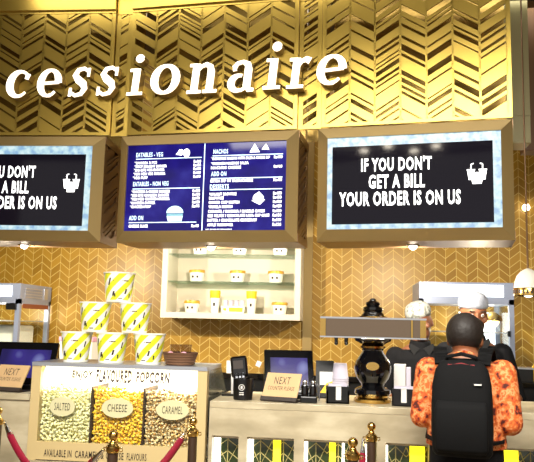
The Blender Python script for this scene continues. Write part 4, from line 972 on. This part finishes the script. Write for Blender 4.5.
# ------------------------------------------------------------------ stanchions and ropes
def post(px, py, Y, lab, first=None):
    p = at(px, py, Y); zt = p.z
    if first: return dup(first, (p.x, Y, 0), None, lab), p
    t = thing('stanchion', lab, 'stanchion', (p.x, Y, 0), 0, 'brass queue posts')
    H = zt
    a = MB(); a.lathe([(.15, 0), (.15, .012), (.06, .03), (.03, .045)], 30); a.build('base', 'brass', t, True)
    a = MB(); a.lathe([(.022, .04), (.022, H-.09)], 20); a.build('dark_pole', 'dark_wood', t, True)
    a = MB(); a.lathe([(.026, H-.095), (.029, H-.09), (.029, H-.07), (.02, H-.062), (.015, H-.055)], 20); a.build('brass_collar', 'brass', t, True)
    a = MB(); a.ball((0, 0, H-.026), .021); a.ball((0, 0, H-.052), .015, (1, 1, .6)); a.build('ball_finial', 'brass', t, True)
    for sx in (-1, 1):
        a = MB(); a.tube([(sx*.028, 0, H-.078), (sx*.04, 0, H-.076), (sx*.041, 0, H-.088), (sx*.032, 0, H-.092)], .0032, 8); a.build('rope_hook', 'brass', t, True)
    return t, p
PH = 1.1
def yfor(px, py):                 # distance at which a post of the common height tops out on this sight line
    d = F_*FPX+R_*(px-267)-U_*(py-231); return d.y*(PH-CAM.z)/d.z
ya = yfor(114, 429)
t1, pA = post(114, 429, ya, 'brass-topped queue post in front of the popcorn case middle')
spots = {}
for px, py, lab in ((-1, 405, 'brass-topped queue post at the left edge of the photo'), (193.5, 416, 'brass-topped queue post before the right end of the popcorn case'), (353, 436, 'nearer of the two brass-topped queue posts before the right counter'), (371.5, 421, 'farther of the two brass-topped queue posts before the right counter')):
    spots[px] = post(px, py, min(yfor(px, py), 3.55), lab, t1)[1]
def hook(p, sx): return (p.x+sx*.04, p.y, PH-.085)
near1 = Vector((-.86, 1.9, PH)); near2 = Vector((-.06, 1.7, PH))
def rope(p0, p1, lab, sag):
    p0, p1 = Vector(p0), Vector(p1); t = thing('velvet_rope', lab, 'rope', p0, 0, 'velvet queue ropes')
    pts = []
    for i in range(101):
        s_ = i/100; q = p0.lerp(p1, s_); q.z -= sag*4*s_*(1-s_); pts.append(q-p0)
    def upto(seq, L_):
        k_ = 1; acc = 0
        while acc < L_: acc += (seq[k_]-seq[k_-1]).length; k_ += 1
        return k_
    e0, e1 = upto(pts, .075), upto(pts[::-1], .075)
    a = MB(); a.tube(pts[e0-1:101-e1+1:2]+[pts[101-e1]], .0165, 12); a.build('velvet_cover', 'velvet', t, True)
    for seq in (pts[:e0+1], pts[::-1][:e1+1]):
        n_ = len(seq); a = MB(); a.tube(seq, [.006+.0115*(m_/(n_-1)) for m_ in range(n_)], 10); a.build('metal_end', 'chrome', t, True)
rope(hook(spots[-1], 1), hook(pA, -1), 'dark red velvet rope sagging from the left edge post', .2)
for nm, lab, to, q, sx, sg in ((near1, 'queue post outside the lower left of the photo', 0, spots[193.5], -1, .3), (near2, 'queue post outside the lower right of the photo', 0, spots[371.5], -1, .5)):
    dup(t1, (nm.x, nm.y, 0), None, lab)
rope(hook(spots[193.5], -1), hook(near1, 1), 'dark red velvet rope slanting across the caramel popcorn', .1)
rope(hook(spots[371.5], -1), hook(near2, 1), 'dark red velvet rope hanging from the farther right post', .42)
